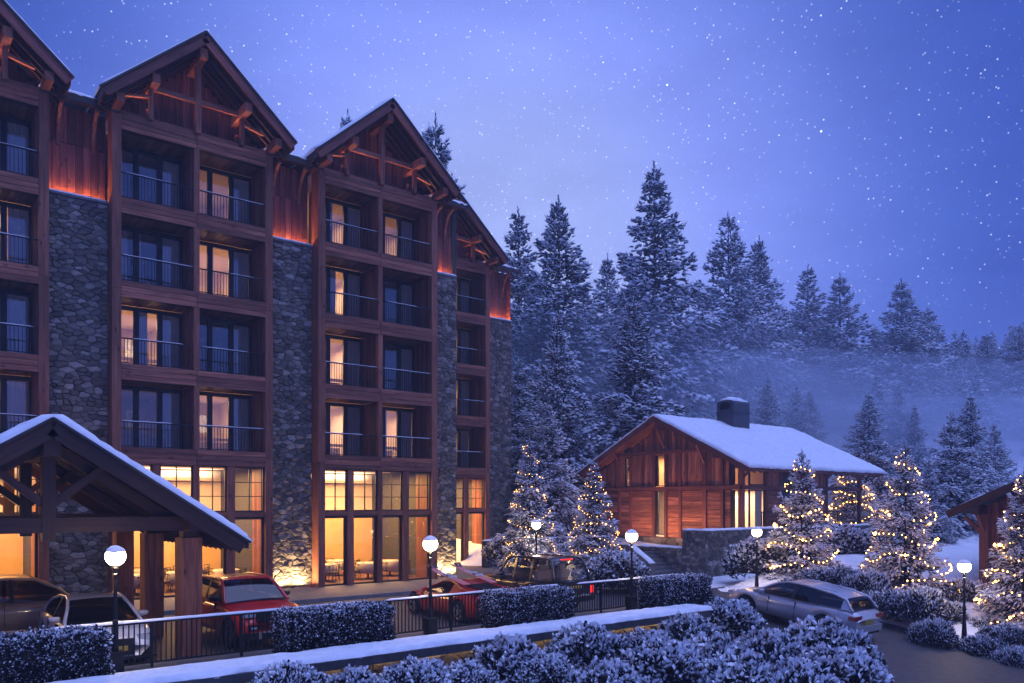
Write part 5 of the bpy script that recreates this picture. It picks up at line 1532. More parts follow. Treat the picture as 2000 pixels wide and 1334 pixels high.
def bush_mesh(name, seed, R, n, size, squash=.85, mat='leaf', wd=.40, heart=.74):
    rg = np.random.default_rng(seed)
    u = rg.normal(0, 1, (n, 3)); u[:, 2] = np.abs(u[:, 2]) * .95 - .18; u = unit(u)
    ph = rg.uniform(0, 6, 9)
    bumpf = 1 + (.16 if mat == 'twig' else .10) * np.sin(u[:, 0] * 5 + ph[0]) * np.sin(u[:, 1] * 5 + ph[1]) + .07 * np.sin(u[:, 2] * 9 + ph[2] + u[:, 0] * 7) + .05 * np.sin(u[:, 1] * 13 + ph[3])
    rad = R * bumpf * (1 - .30 * rg.random(n) ** 2.2)
    P = u * rad[:, None] * np.array([1, 1, squash])
    depthk = rad / (R * bumpf)
    def sf(m): return np.clip(.30 + .55 * (u[:, 2] + .35) + rg.normal(0, .20, m), .05, 1.1) * np.clip((depthk - .70) / .25, .15, 1)
    V, F, S = leaves(P, u * np.array([1, 1, .8]) + np.array([0, 0, .45]), size, rg, sf, wd=wd)
    # dark twiggy heart
    cv, cf = [], []
    for i in range(9):
        for j in range(14):
            th, la = 2 * pi * j / 14, -.2 + (pi / 2 + .2) * i / 8
            cv.append((R * heart * cos(la) * cos(th), R * heart * cos(la) * sin(th), R * heart * squash * sin(la)))
    for i in range(8):
        for j in range(14):
            a, b, c, d = i*14 + j, i*14 + (j+1) % 14, (i+1)*14 + (j+1) % 14, (i+1)*14 + j
            cf += [(a, b, c), (a, c, d)]
    F = np.concatenate([F, np.array(cf) + len(V)]); V = np.concatenate([V, np.array(cv)]); S = np.concatenate([S, np.zeros(len(cv))])
    return np_mesh(name, V, F, M[mat], S)
BUSH = [bush_mesh('bush', 11 + i, 1.0, 3700, .17) for i in range(3)]
SHRUB = [bush_mesh('shrub', 31 + i, 1.0, 2700, .20, .62, 'twig', .22, .42) for i in range(3)]
def bush(loc, r, label, group, i, zs=1.0, name='frosted_bush', kinds=BUSH):
    o = bpy.data.objects.new(name, kinds[i % len(kinds)]); COL.objects.link(o)
    o.location = loc; o.scale = (r, r, r * zs); o.rotation_euler = (0, 0, i * 2.1)
    return tag(o, label, 'bush', group)
fg = 'frosted bushes below the low wall'
# centre column, top row, radius in pixels, distance
BS = [
 (1420, 1178, 70, 25.5, 'frosted bush at the right end of the low wall, behind the silver car'),
 (1606, 1216, 88, 21.5, 'frosted bush hiding the rear wheel of the silver car'),
 (1344, 1206, 62, 22.5, 'frosted bush left of the bush at the wall end'),
 (1262, 1238, 66, 21.5, 'frosted bush under the lit end of the low wall'),
 (1146, 1226, 82, 20.0, 'frosted bush closest below the middle of the low wall strip light'),
 (994, 1252, 84, 18.8, 'frosted bush below the third clipped hedge'),
 (1066, 1284, 62, 18.0, 'small frosted bush between two bigger ones below the wall'),
 (1392, 1248, 84, 20.0, 'frosted bush in the second row, left of the open asphalt'),
 (1500, 1240, 80, 20.5, 'frosted bush between the two bushes beside the silver car'),
 (1300, 1262, 92, 18.2, 'large frosted bush in the front row at the bottom middle'),
 (1450, 1284, 96, 17.5, 'large frosted bush in the front row below the second row'),
 (1186, 1300, 80, 16.8, 'frosted bush cut by the bottom edge, left of the large front bush'),
 (1640, 1276, 96, 18.4, 'large frosted bush at the corner of the access road'),
 (560, 1302, 76, 15.5, 'frosted bush at the bottom edge under the second clipped hedge'),
 (690, 1312, 62, 16.2, 'small frosted bush at the bottom edge under the strip light'),
 (812, 1296, 76, 16.8, 'frosted bush at the bottom edge left of centre'),
 (908, 1300, 64, 17.2, 'frosted bush at the bottom edge just left of the third hedge'),
 (1560, 1300, 84, 16.9, 'frosted bush at the bottom edge beside the corner bush'),
]
for i, (x, yt, r, d, lab) in enumerate(BS):
    top = pt(x, yt, d); R = r / 1555 * d
    bush((top.x, top.y, top.z - R * 1.0), R, lab, fg, i, 1.08)
sg2 = 'snowy shrubs along the bank of the access road'
SB = [
 (1482, 1058, 58, 35.5, 'tall frosted bush behind the lantern at the terrace wall'),
 (1645, 1030, 50, 38, 'bright frosted bush under the terrace wall, right of its lit fir'),
 (1700, 1040, 52, 38.5, 'bright frosted bush under the right end of the terrace wall'),
 (1205, 1084, 58, 33, 'round frosted bush beside the fence lantern and stair wall'),
 (992, 1046, 40, 39, 'frosted bush between the hotel end and the first lit fir'),
 (1088, 1066, 38, 40, 'frosted bush between the two left lit firs'),
 (1640, 1106, 52, 31, 'low shrub just behind the roof of the silver car'),
 (1690, 1122, 56, 29.8, 'low shrub above the rear of the silver car'),
 (1590, 1112, 46, 32, 'low shrub at the foot of the fir by the terrace lantern'),
 (1735, 1152, 56, 28.6, 'low shrub at the kerb under the broad lit fir'),
 (1792, 1172, 56, 27.6, 'low shrub right of the one under the broad lit fir'),
 (1840, 1176, 50, 28.2, 'shrub just left of the lantern on the bank'),
 (1930, 1192, 52, 27.4, 'shrub just right of the lantern on the bank'),
 (1822, 1228, 40, 25.8, 'low shrub at the kerb below the bank lantern'),
 (1918, 1246, 46, 25.2, 'low shrub at the kerb right of the bank lantern'),
 (1968, 1222, 58, 25.4, 'shrub at the foot of the right-edge lit fir'),
 (1980, 1272, 58, 24.2, 'low shrub at the kerb by the right edge'),
 (1880, 1138, 46, 30, 'shrub behind the bank lantern, by the cabin post'),
 (1560, 1128, 40, 32.5, 'low shrub peeping over the silver car roof'),
]
for i, (x, yt, r, d, lab) in enumerate(SB):
    top = pt(x, yt, d); R = r / 1555 * d
    zs = 1.0 if r * 1.0 > 0 and i in (0, 1, 2, 3, 4, 5) else .95
    if i in (0, 1, 2, 3, 4, 5): bush((top.x, top.y, top.z - R * .9), R, lab, 'frosted bushes round the terrace', i, zs)
    else: bush((top.x, top.y, top.z - R * (.50 + .2 * ((i * 7) % 5) / 4)), R * (.66 + .26 * ((i * 3) % 4) / 3), lab, sg2, i, .9 + .5 * ((i * 5) % 3) / 2, 'snowy_shrub', SHRUB)
def hedge_mesh(name, seed, L, Dp, Hh, n):
    rg = np.random.default_rng(seed)
    areas = np.array([L * Dp, L * Hh, L * Hh * .4, Dp * Hh, Dp * Hh * .6]); cnt = (areas / areas.sum() * n).astype(int)
    Ps, Ns = [], []
    def put(c, f): 
        a, b = rg.random(c), rg.random(c); p, nn = f(a, b); Ps.append(p); Ns.append(np.tile(np.array(nn, float), (c, 1)))
    put(cnt[0], lambda a, b: (np.stack([a * L, b * Dp, np.full_like(a, Hh)], 1), (0, 0, 1)))
    put(cnt[1], lambda a, b: (np.stack([a * L, np.zeros_like(a), b * Hh], 1), (0, -1, .25)))
    put(cnt[2], lambda a, b: (np.stack([a * L, np.full_like(a, Dp), b * Hh], 1), (0, 1, .25)))
    put(cnt[3], lambda a, b: (np.stack([np.zeros_like(a), a * Dp, b * Hh], 1), (-1, 0, .25)))
    put(cnt[4], lambda a, b: (np.stack([np.full_like(a, L), a * Dp, b * Hh], 1), (1, 0, .25)))
    P, N_ = np.concatenate(Ps), np.concatenate(Ns)
    w = .05 * np.sin(P[:, 0] * 4.1 + seed) * np.sin(P[:, 2] * 5.3 + 1) + .035 * np.sin(P[:, 0] * 9.7 + P[:, 1] * 8) + rg.normal(0, .022, len(P))
    inw = np.maximum(0, rg.normal(0, .06, len(P)))
    P = P + N_ * (w - inw)[:, None]
    up_ = N_[:, 2] > .5
    def sf(m): return np.clip(np.where(up_, .78, .22 + .42 * P[:, 2] / Hh) + rg.normal(0, .26, m), .03, 1.1)
    V, F, S = leaves(P, N_, .082, rg, sf)
    b = MB(); k = .07; b.box((k, k, 0), (L - k, Dp - k, Hh - k))
    core = np.array(b.v); cf = np.array([t for f in b.f for t in ((f[0], f[1], f[2]), (f[0], f[2], f[3]))])
    F = np.concatenate([F, cf + len(V)]); V = np.concatenate([V, core]); S = np.concatenate([S, np.zeros(len(core))])
    return np_mesh(name, V, F, M['leaf'], S)
HD = [hedge_mesh('hedge', 3, 2.5, .92, .98, 9000), hedge_mesh('hedge', 4, 2.5, .92, .98, 9000)]
for i, (x0, lab) in enumerate(((-5.95, 'clipped frosted hedge at the left edge, in front of the white car'), (.22, 'clipped frosted hedge in front of the red SUV'), (6.0, 'clipped frosted hedge in front of the low red sports car'), (12.25, 'clipped frosted hedge at the right end of the iron fence'))):
    o = bpy.data.objects.new('clipped_hedge', HD[i % 2]); COL.objects.link(o); o.location = (x0, -14.72, .10); o.scale = (1, 1, 1.0)
    tag(o, lab, 'hedge', 'clipped hedges along the low wall')
# ---------------------------------------------------------------- cars (local x forward, y left, z up)
def lerp_tab(tab, x):
    if x <= tab[0][0]: return tab[0][1]
    for (a, u), (b, v) in zip(tab, tab[1:]):
        if x <= b:
            t = (x - a) / (b - a); return u + (v - u) * t
    return tab[-1][1]
def smooth_tab(tab, x):
    if x <= tab[0][0]: return tab[0][1]
    for (a, u), (b, v) in zip(tab, tab[1:]):
        if x <= b:
            t = (x - a) / (b - a); t = t * t * (3 - 2 * t) * .5 + t * .5; return u + (v - u) * t
    return tab[-1][1]
def car(label, paint_m, loc, rz, sp, glass_m=None, group='cars at the hotel'):
    root = thing('parked_car', label, 'car', loc, rz, group)
    L, W = sp['L'], sp['W']; hw = W / 2; zs = sp.get('sill', .26); wr = sp['wr']; xf, xr = sp['axles']
    gl = glass_m or M['car_glass']
    top = sp['top']                       # (x, z) of bonnet, belt line and boot
    wid = sp.get('wid', [(-L/2, .80), (-L/2 + .12, .93), (-L/2 + .6, 1.0), (L/2 - .8, 1.0), (L/2 - .2, .90), (L/2, .74)])
    xs = sorted(set([round(-L/2 + L * i / 64, 4) for i in range(65)] + [round(c + (wr + .075) * cos(pi * k / 14), 4) for c in (xf, xr) for k in range(15)]))
    body = MB(); rows = []
    ra = wr + .07
    for x in xs:
        w = hw * smooth_tab(wid, x); zt = smooth_tab(top, x)
        e = min(1, (L/2 - abs(x)) / .22); e = sqrt(max(0.02, 1 - (1 - e) ** 2))
        zb = zs + (1 - e) * .16
        for c in (xf, xr):
            if abs(x - c) <= ra: zb = max(zb, wr + sqrt(max(0, ra * ra - (x - c) ** 2)))
        zt = max(zt, zb + .04)
        zsh = zb + (zt - zb) * .84 if zt - zb > .12 else zt - .01
        zmid = zb + (zt - zb) * .45
        fl = sp.get('flank', .03)
        rows.append([(x, 0, zs - .02), (x, w - .20, zs - .02), (x, w - .04, zb), (x, w + .0, zmid), (x, w - fl * .5, (zmid + zsh) / 2), (x, w - fl, zsh), (x, w - .10 - fl, zt - .012), (x, w * .55, zt + .012), (x, 0, zt + .022)])
    npt = len(rows[0])
    for sgn in (1, -1):
        b = len(body.v)
        for r in rows: body.v.extend([(x, y * sgn, z) for x, y, z in r])
        for i in range(len(rows) - 1):
            for k in range(npt - 1):
                f = (b + i*npt + k, b + (i+1)*npt + k, b + (i+1)*npt + k + 1, b + i*npt + k + 1)
                body.f.append(f if sgn > 0 else f[::-1]); body.uv.append([(0, 0)] * 4); body.mi.append(1 if k < 2 else 0)
        for i, rev in ((0, False), (len(rows) - 1, True)):
            f = [b + i*npt + k for k in range(npt)]
            body.f.append(tuple(f if (rev == (sgn > 0)) else f[::-1])); body.uv.append([(0, 0)] * npt); body.mi.append(0)
    body.build('body', [paint_m, M['black_trim']], root, smooth=True, local=True)
    # greenhouse
    gh = sp['roof']                        # (x, z) from the rear foot over the roof to the windscreen foot
    x0, x1 = gh[0][0], gh[-1][0]
    ir, iw = sp['roof_span']               # the roof proper runs x from ir to iw
    cin = sp.get('inset', .22); bi = sp.get('belt_in', .09)
    def bw(x): return hw * smooth_tab(wid, x) - bi
    def rz_(x): return smooth_tab(gh, x)
    def rw(x):
        z = rz_(x); zb = smooth_tab(top, x); zmax = max(p[1] for p in gh)
        return bw(x) - cin * max(0, (z - zb)) / max(.1, zmax - smooth_tab(top, (ir + iw) / 2))
    gx = sorted(set([x0 + (x1 - x0) * i / 44 for i in range(45)] + [ir, iw]))
    def strip(a, b, name, mat, crown=.03, lift=0.0, yk=1.0):
        m = MB(); st = [x for x in gx if a - 1e-6 <= x <= b + 1e-6]; ny = 8
        for x in st:
            for j in range(ny + 1):
                t = -1 + 2 * j / ny; m.v.append((x, rw(x) * t * yk, rz_(x) + crown * (1 - t * t) + lift))
        for i in range(len(st) - 1):
            for j in range(ny):
                m.f.append((i*(ny+1) + j, (i+1)*(ny+1) + j, (i+1)*(ny+1) + j + 1, i*(ny+1) + j + 1)); m.uv.append([(0, 0)] * 4); m.mi.append(0)
        return m.build(name, mat, root, smooth=True, local=True)
    roof_o = strip(ir, iw, 'roof', paint_m)
    strip(iw, x1, 'windscreen', gl, lift=-.004)
    strip(x0, ir, 'rear_window', gl, lift=-.004)
    cuts = sp['pillars']                    # x of pillar centres between side panes, with widths
    sx0, sx1 = sp.get('side', (x0 + .12, x1 - .18))
    edges = [sx0] + [c for p, w_ in cuts for c in (p - w_ / 2, p + w_ / 2)] + [sx1]
    for sgn in (1, -1):
        panes = list(zip(edges[0::2], edges[1::2]))
        gapm = MB()
        def side_pts(x, k):
            zb = smooth_tab(top, x) - .005; zt = max(rz_(x), zb + .002)
            return (x, (bw(x) + (rw(x) - bw(x)) * k) * sgn, zb + (zt - zb) * k)
        for (a, b) in panes:
            m = MB(); n = 12
            for i in range(n + 1):
                x = a + (b - a) * i / n
                for k in (.05, .36, .68, .93):
                    p = side_pts(x, k); m.v.append((p[0], p[1] + .012 * sgn * sin(pi * k), p[2]))
            for i in range(n):
                for k in range(3):
                    f = (i*4 + k, (i+1)*4 + k, (i+1)*4 + k + 1, i*4 + k + 1)
                    m.f.append(f if sgn > 0 else f[::-1]); m.uv.append([(0, 0)] * 4); m.mi.append(0)
            m.build('side_window', gl, root, smooth=True, local=True)
        for p, w_ in cuts:
            m = MB(); m.bar(side_pts(p, .0), side_pts(p, .99), w_, .03, (0, sgn, .2)); m.build('pillar', sp.get('pillar_mat', M['black_trim']), root, local=True)
        # the painted rail: rear pillar, roof edge, windscreen pillar
        m = MB(); pts = [(x, (rw(x) - .002) * sgn, max(rz_(x), smooth_tab(top, x)) + .004) for x in gx]
        m.tube(pts, .04, 6, rs=[sp.get('rail', .042)] * len(pts)); m.build('roof_rail_panel', paint_m, root, smooth=True, local=True)
        # solid quarter between the last pane and the tail
        m = MB(); n = 6
        for (a, b) in ((x0 + .01, sx0), (sx1, x1 - .01)):
            base = len(m.v)
            for i in range(n + 1):
                x = a + (b - a) * i / n; m.v.append(side_pts(x, 0)); m.v.append(side_pts(x, .98))
            for i in range(n):
                f = (base + 2*i, base + 2*i + 2, base + 2*i + 3, base + 2*i + 1)
                m.f.append(f if sgn > 0 else f[::-1]); m.uv.append([(0, 0)] * 4); m.mi.append(0)
        m.build('quarter_panel', paint_m, root, local=True)
        # window-sill brightwork, door gap, handle, mirror
        if sp.get('bright', False):
            m = MB(); pts = [(x, (bw(x) + .012) * sgn, smooth_tab(top, x) + .008) for x in np.linspace(sx0, sx1, 14)]; m.tube(pts, .010, 5); m.build('window_trim', M['chrome'], root, local=True)
        for dx in sp.get('doors', ()):
            m = MB(); y = hw * smooth_tab(wid, dx)
            m.box((dx - .006, min(y - .06, y + .002) if sgn > 0 else -y - .002, zs + .12), (dx + .006, max(y - .06, y + .002) if sgn > 0 else -y + .06, smooth_tab(top, dx) - .03)); m.build('door_gap', M['black_trim'], root, local=True)
            m = MB(); hx = dx + .16; m.box((hx - .10, (y - .03) * sgn if sgn > 0 else -y - .018, smooth_tab(top, hx) - .20), (hx + .08, y + .018 if sgn > 0 else -(y - .03), smooth_tab(top, hx) - .165)); m.build('door_handle', paint_m, root, local=True)
        mx = x1 - .42; my = (bw(mx) + .13) * sgn; mz = smooth_tab(top, mx) + .10
        m = MB(); prof = [(.001, -.055), (.075, -.05), (.105, -.02), (.105, .03), (.08, .06), (.001, .068)]
        m.lathe(prof, (0, 0, 0), 12); m.v = [(mx + vx * .62, my + vy * 1.15, mz + vz) for vx, vy, vz in m.v]; m.box((mx - .03, min(my, my - .12 * sgn), mz - .07), (mx + .03, max(my, my - .12 * sgn), mz - .03)); m.build('door_mirror', sp.get('mirror_mat', paint_m), root, smooth=True, local=True)
    # wheels
    for cx in (xf, xr):
        for sgn in (1, -1):
            y0 = (hw - .235) * sgn; y1 = (hw - .012) * sgn
            m = MB(); seg = 28; prof = [(wr * .66, 0), (wr * .95, .0), (wr, .03), (wr, .19), (wr * .95, .22), (wr * .68, .22)]
            for r, t in prof:
                for k in range(seg):
                    a = 2 * pi * k / seg; m.v.append((cx + r * cos(a), y0 + (y1 - y0) * t / .22, wr + r * sin(a)))
            for i in range(len(prof) - 1):
                for k in range(seg):
                    k2 = (k + 1) % seg; m.f.append((i*seg + k, i*seg + k2, (i+1)*seg + k2, (i+1)*seg + k)); m.uv.append([(0, 0)] * 4); m.mi.append(0)
            m.f.append(tuple(range(seg))); m.uv.append([(0, 0)] * seg); m.mi.append(0)
            wheel = m.build('wheel', M['rubber'], root, smooth=False, local=True)
            r_ = MB(); yo = y1 - .012 * sgn; ri = wr * .68
            for k in range(seg):
                a, a2 = 2 * pi * k / seg, 2 * pi * (k + 1) / seg
                r_.quad([(cx + ri * cos(a), yo, wr + ri * sin(a)), (cx + ri * cos(a2), yo, wr + ri * sin(a2)), (cx + ri * .86 * cos(a2), yo - .01 * sgn, wr + ri * .86 * sin(a2)), (cx + ri * .86 * cos(a), yo - .01 * sgn, wr + ri * .86 * sin(a))])
            ns = sp.get('spokes', 5)
            for k in range(ns):
                a = 2 * pi * k / ns + .3; r_.bar((cx + .04 * cos(a), yo - .03 * sgn, wr + .04 * sin(a)), (cx + ri * .9 * cos(a), yo - .015 * sgn, wr + ri * .9 * sin(a)), .055 * (10 / ns) ** .5 * .9, .03, (0, 1, 0))
            r_.tube([(cx, yo - .06 * sgn, wr), (cx, yo - .005 * sgn, wr)], .065, 10)
            r_.build('rim', sp.get('rim', M['rim']), wheel, local=True)
    # lamps, plates, bumpers
    for (nm, mat, boxes) in sp.get('bits', ()):
        for (lo, hi) in boxes:
            m = MB(); m.box(lo, hi); m.build(nm, mat, root, local=True)
    return root
def mirror_y(lo, hi): return ((lo[0], -hi[1], lo[2]), (hi[0], -lo[1], hi[2]))
def both(lo, hi): return [(lo, hi), mirror_y(lo, hi)]
ZG = -.12
# bronze SUV in front of the entrance, nose to the right
sp = dict(L=4.9, W=1.95, wr=.37, axles=(1.48, -1.45), sill=.32, top=[(-2.45, .80), (-2.3, 1.0), (-1.9, 1.08), (0, 1.03), (1.0, 1.02), (1.9, .94), (2.3, .80), (2.45, .62)],
     roof=[(-2.25, 1.10), (-1.75, 1.45), (-1.2, 1.60), (-.4, 1.66), (.25, 1.62), (.7, 1.42), (1.25, 1.04)], roof_span=(-1.75, .32), pillars=[(-.25, .09)], side=(-1.55, .98), doors=(.62, -.42), bright=True, inset=.24,
     bits=[('headlight', M['head_lens'], both((2.08, .52, .70), (2.36, .86, .86))), ('taillight', M['tail_lens'], both((-2.44, .55, .86), (-2.2, .90, .98))), ('grille', M['black_trim'], [((2.36, -.45, .42), (2.47, .45, .66))]), ('bumper', M['black_trim'], [((-2.47, -.8, .36), (-2.3, .8, .52))])])
car('bronze SUV parked side-on under the canopy at the left edge', M['paint_gold'], (-3.85, -5.75, ZG), 0, sp)
# white saloon, nose to the fence
sp = dict(L=4.6, W=1.82, wr=.32, axles=(1.38, -1.40), sill=.24, top=[(-2.3, .78), (-2.15, .92), (-1.6, .96), (0, .92), (.9, .91), (1.7, .80), (2.15, .66), (2.3, .50)],
     roof=[(-1.95, .96), (-1.2, 1.30), (-.6, 1.41), (0, 1.43), (.25, 1.40), (.55, 1.28), (1.18, .90)], roof_span=(-1.1, .32), pillars=[(-.28, .10)], side=(-1.45, .92), doors=(.6, -.45), inset=.24,
     bits=[('headlight', M['head_lens'], both((1.98, .50, .58), (2.20, .82, .70))), ('grille', M['black_trim'], [((2.22, -.40, .30), (2.315, .40, .66))]), ('bumper', M['black_trim'], [((2.18, -.86, .20), (2.33, .86, .27))] + both((2.10, .50, .28), (2.28, .80, .42))),
           ('number_plate', M['plate'], [((2.316, -.26, .40), (2.33, .26, .51))]), ('taillight', M['tail_lens'], both((-2.3, .45, .70), (-2.15, .84, .84)))])
white = car('white saloon with a yellow number plate, nose to the fence behind the nearest lantern', M['paint_white'], (-2.75, -9.72, ZG), -pi / 2, sp)
# red SUV with a pale roof
sp = dict(L=4.5, W=1.9, wr=.37, axles=(1.38, -1.33), sill=.34, top=[(-2.25, .86), (-2.15, 1.08), (-1.5, 1.14), (0, 1.10), (.8, 1.09), (1.6, 1.0), (2.1, .88), (2.25, .66)],
     roof=[(-2.05, 1.14), (-1.75, 1.55), (-1.2, 1.63), (0, 1.65), (.25, 1.62), (.5, 1.50), (1.05, 1.08)], roof_span=(-1.75, .30), pillars=[(-.35, .12), (-1.25, .12)], side=(-1.72, .85), doors=(.55, -.5), inset=.20, rim=M['rim_dark'], mirror_mat=M['black_trim'],
     bits=[('headlight', M['head_lens'], both((2.02, .52, .84), (2.20, .86, .96))), ('grille', M['black_trim'], [((2.16, -.50, .72), (2.275, .50, .96))]), ('bumper', M['black_trim'], [((2.12, -.90, .28), (2.30, .90, .46))] + both((2.14, .45, .52), (2.27, .72, .66))),
           ('skid_plate', M['chrome'], [((2.30, -.42, .44), (2.32, .42, .49))] + both((2.30, .40, .30), (2.32, .52, .46))), ('fog_light', M['head_lens'], both((2.27, .52, .55), (2.285, .66, .60)))])
redsuv = car('red SUV with a pale roof, nose to the fence beside the canopy pillar', M['paint_red'], (.95, -9.55, ZG), -pi / 2 + .03, sp)
# low wedge sports car seen from behind
sp = dict(L=4.3, W=1.98, wr=.33, axles=(1.30, -1.32), sill=.20, flank=.05, top=[(-2.15, .78), (-2.05, .90), (-1.2, .86), (-.2, .80), (.6, .78), (1.3, .66), (1.9, .50), (2.15, .40)],
     roof=[(-1.95, .93), (-1.2, 1.02), (-.75, 1.12), (-.35, 1.17), (.05, 1.15), (.45, 1.0), (1.05, .72)], roof_span=(-1.9, .05), pillars=[], side=(-.62, .80), doors=(.75,), inset=.26, belt_in=.14, rail=.035, spokes=5,
     wid=[(-2.15, .93), (-2.0, .98), (-1.3, 1.0), (0, .95), (1.0, .95), (1.9, .88), (2.15, .76)],
     bits=[('engine_louvre', M['black_trim'], [((-1.86 + .20 * k, -.46, .985 + .020 * k), (-1.76 + .20 * k, .46, 1.03 + .020 * k)) for k in range(5)]), ('tail_panel', M['black_trim'], [((-2.19, -.80, .52), (-2.10, .80, .76))]), ('taillight', M['tail_lens'], both((-2.21, .42, .58), (-2.18, .76, .72))),
           ('bumper', M['black_trim'], [((-2.22, -.90, .22), (-2.05, .90, .44))]), ('rear_wing', M['paint_red2'], [((-2.18, -.92, .99), (-1.92, .92, 1.02))] + both((-2.1, .86, .85), (-1.98, .90, .99))), ('number_plate', M['chrome'], [((-2.205, -.06, .60), (-2.19, .16, .70))])])
sports = car('low red wedge shaped sports car carrying two pairs of skis', M['paint_red2'], (8.02, -9.75, ZG), pi / 2, sp)
# dark 4x4 seen from behind
sp = dict(L=4.5, W=1.82, wr=.37, axles=(1.32, -1.22), sill=.40, flank=.02, top=[(-2.25, 1.05), (-2.2, 1.10), (-1, 1.10), (.6, 1.10), (.9, 1.09), (1.9, 1.04), (2.2, .98), (2.25, .75)],
     roof=[(-2.2, 1.11), (-1.92, 1.74), (-1.7, 1.79), (-.6, 1.81), (.15, 1.80), (.30, 1.76), (.82, 1.12)], roof_span=(-1.90, .26), pillars=[(-.12, .10), (-1.0, .12)], side=(-2.0, .60), doors=(.55, -.35), inset=.17, belt_in=.05, rail=.045, pillar_mat=M['paint_dark'],
     wid=[(-2.25, .95), (-2.1, .99), (0, 1.0), (1.9, .98), (2.2, .94), (2.25, .90)],
     bits=[('taillight', M['tail_on'], both((-2.27, .74, .66), (-2.20, .87, .90))), ('brake_light', M['tail_on'], [((-1.90, -.26, 1.765), (-1.86, .26, 1.80))]), ('number_plate', M['plate'], [((-2.275, -.30, .84), (-2.26, .26, .96))]), ('plate_lamp', M['head_lens'], [((-2.28, -.36, .83), (-2.26, -.32, .97)), ((-2.28, .28, .83), (-2.26, .32, .97))]),
           ('bumper', M['black_trim'], [((-2.36, -.86, .42), (-2.2, .86, .58))]), ('seat', M['seat'], both((-.25, .18, .95), (-.05, .68, 1.42)) + both((-1.25, .15, .95), (-1.05, .72, 1.40)) + both((-.21, .30, 1.44), (-.10, .56, 1.62)) + both((-1.21, .30, 1.42), (-1.10, .56, 1.58)))])
four = car('dark boxy 4x4 with pale seats showing through its windows, beside the sports car', M['paint_dark'], (11.15, -9.65, ZG), pi / 2, sp, M['car_glass_clear'])
# silver estate on the access road
sp = dict(L=4.93, W=1.88, wr=.34, axles=(1.50, -1.42), sill=.27, flank=.045, top=[(-2.46, .72), (-2.40, .95), (-2.1, 1.02), (-1.2, .98), (.2, .93), (1.0, .93), (1.9, .83), (2.3, .70), (2.46, .52)],
     roof=[(-2.30, 1.00), (-1.98, 1.33), (-1.5, 1.41), (-.5, 1.47), (.1, 1.46), (.4, 1.38), (1.28, .93)], roof_span=(-1.96, .22), pillars=[(-.22, .13), (-1.12, .09)], side=(-1.92, 1.02), doors=(.62, -.38), inset=.25, bright=True, rim=M['rim_dark'],
     bits=[('headlight', M['head_lens'], both((2.10, .52, .62), (2.33, .84, .74))), ('taillight', M['tail_lens'], both((-2.45, .44, .74), (-2.24, .90, .88))), ('number_plate', M['plate'], [((-2.475, -.26, .56), (-2.45, .26, .68))]), ('bumper', M['paint_silver'], [((-2.50, -.80, .34), (-2.36, .80, .54))]),
           ('bumper', M['black_trim'], [((-2.47, -.72, .26), (-2.34, .72, .34))]), ('roof_rack', M['chrome'], both((-1.6, .56, 1.475), (-.1, .59, 1.50)))])
slope = math.atan(.125)
silver = car('silver estate car driving up the access road past the bushes', M['paint_silver'], (17.8, -15.95, road_z(-15.95)), pi / 2, sp, None)
silver.rotation_euler = (0, -slope, pi / 2)
# skis strapped across the sports car
sk0 = None
for j, (yy, lab) in enumerate(((.62, 'pair of red and white skis on the left side of the sports car'), (-.42, 'pair of red and white skis on the right side of the sports car'))):
    t = thing('skis', lab, 'skis', (8.02 - yy, -9.75, 1.05), pi / 2, 'skis on the sports car')
    for dy in (-.07, .07):
        m = MB(); pts = [(-1.35, dy, -.02), (-.5, dy, .13), (.2, dy, .24), (.55, dy, .34), (.72, dy, .46)]
        for a, b in zip(pts[:-1], pts[1:]): m.bar(a, b, .115, .018, (0, 0, 1))
        s = m.build('ski', M['ski'], t, local=True)
        m = MB(); m.bar((-.48, dy, .147), (.2, dy, .256), .05, .012, (0, 0, 1)); m.build('stripe', M['ski_white'], s, local=True)
        m = MB(); m.bar((.56, dy, .352), (.735, dy, .475), .095, .022, (0, 0, 1)); m.build('ski_tip', M['black_trim'], s, local=True)
        m = MB(); m.box((-.62, dy - .05, .13), (-.45, dy + .05, .20)); m.box((-.30, dy - .05, .175), (-.16, dy + .05, .25)); m.build('binding', M['ski_white'], s, local=True)
        m = MB(); m.box((-.44, dy - .035, .15), (-.32, dy + .035, .20)); m.build('brake', M['black_trim'], s, local=True)
HAZE = 0.0012
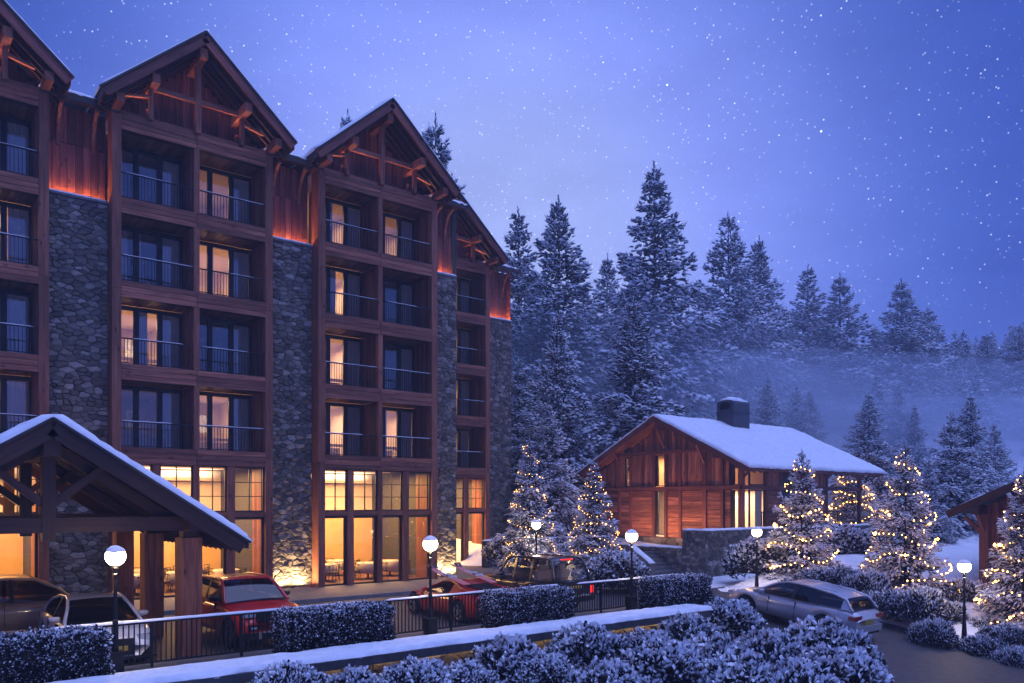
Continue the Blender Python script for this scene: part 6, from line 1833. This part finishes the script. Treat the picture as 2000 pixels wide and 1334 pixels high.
# ---------------------------------------------------------------- air
hm, hnt, hout = new_mat('haze')
hv = hnt.nodes.new('ShaderNodeVolumePrincipled')
hv.inputs['Color'].default_value = (.72, .82, 1.0, 1)
hv.inputs['Density'].default_value = HAZE
hv.inputs['Anisotropy'].default_value = .15
hnt.links.new(hv.outputs[0], hout.inputs['Volume'])
hb = MB(); hb.box((-235, -160, -12), (300, 300, 44)); hz = hb.build('haze', hm); hz['kind'] = 'stuff'; hz['label'] = 'thin cold evening haze'

mm, mnt, mout = new_mat('mist')
mv = mnt.nodes.new('ShaderNodeVolumePrincipled'); mv.inputs['Color'].default_value = (.72, .82, 1.0, 1); mv.inputs['Density'].default_value = .024; mv.inputs['Anisotropy'].default_value = .1
mnt.links.new(mv.outputs[0], mout.inputs['Volume'])
mk = empty('mist_bank', (0, 0, 0)); mk['kind'] = 'stuff'; mk['label'] = 'low bank of mist lying in the hollow behind the chalet'
thin, tnt, tout = new_mat('thin_mist')
tv = tnt.nodes.new('ShaderNodeVolumePrincipled'); tv.inputs['Color'].default_value = (.72, .82, 1.0, 1); tv.inputs['Density'].default_value = .0035; tv.inputs['Anisotropy'].default_value = .1
tnt.links.new(tv.outputs[0], tout.inputs['Volume'])
for (x, y, d, rx, ry, rz_, mat_) in ((1480, 860, 72, 42, 18, 7.6, mm), (1790, 900, 78, 36, 22, 6.0, mm), (1950, 890, 68, 26, 14, 5.0, mm), (1150, 880, 74, 32, 14, 10.0, mm), (1450, 800, 90, 95, 36, 12.0, thin), (1190, 800, 63, 24, 5, 8.0, mm)):
    c = pt(x, y, d); b = MB(); pr = [(max(.001, cos(-pi/2 + pi * i / 12)), sin(-pi/2 + pi * i / 12)) for i in range(13)]
    b.lathe(pr, (0, 0, 0), 28)
    b.v = [(c.x + (vx * rx) * cos(-YAW) * 1 + vy * ry * sin(-YAW), c.y - vx * rx * sin(-YAW) + vy * ry * cos(-YAW), c.z + vz * rz_) for vx, vy, vz in b.v]
    b.build('mist', mat_, mk, smooth=True)
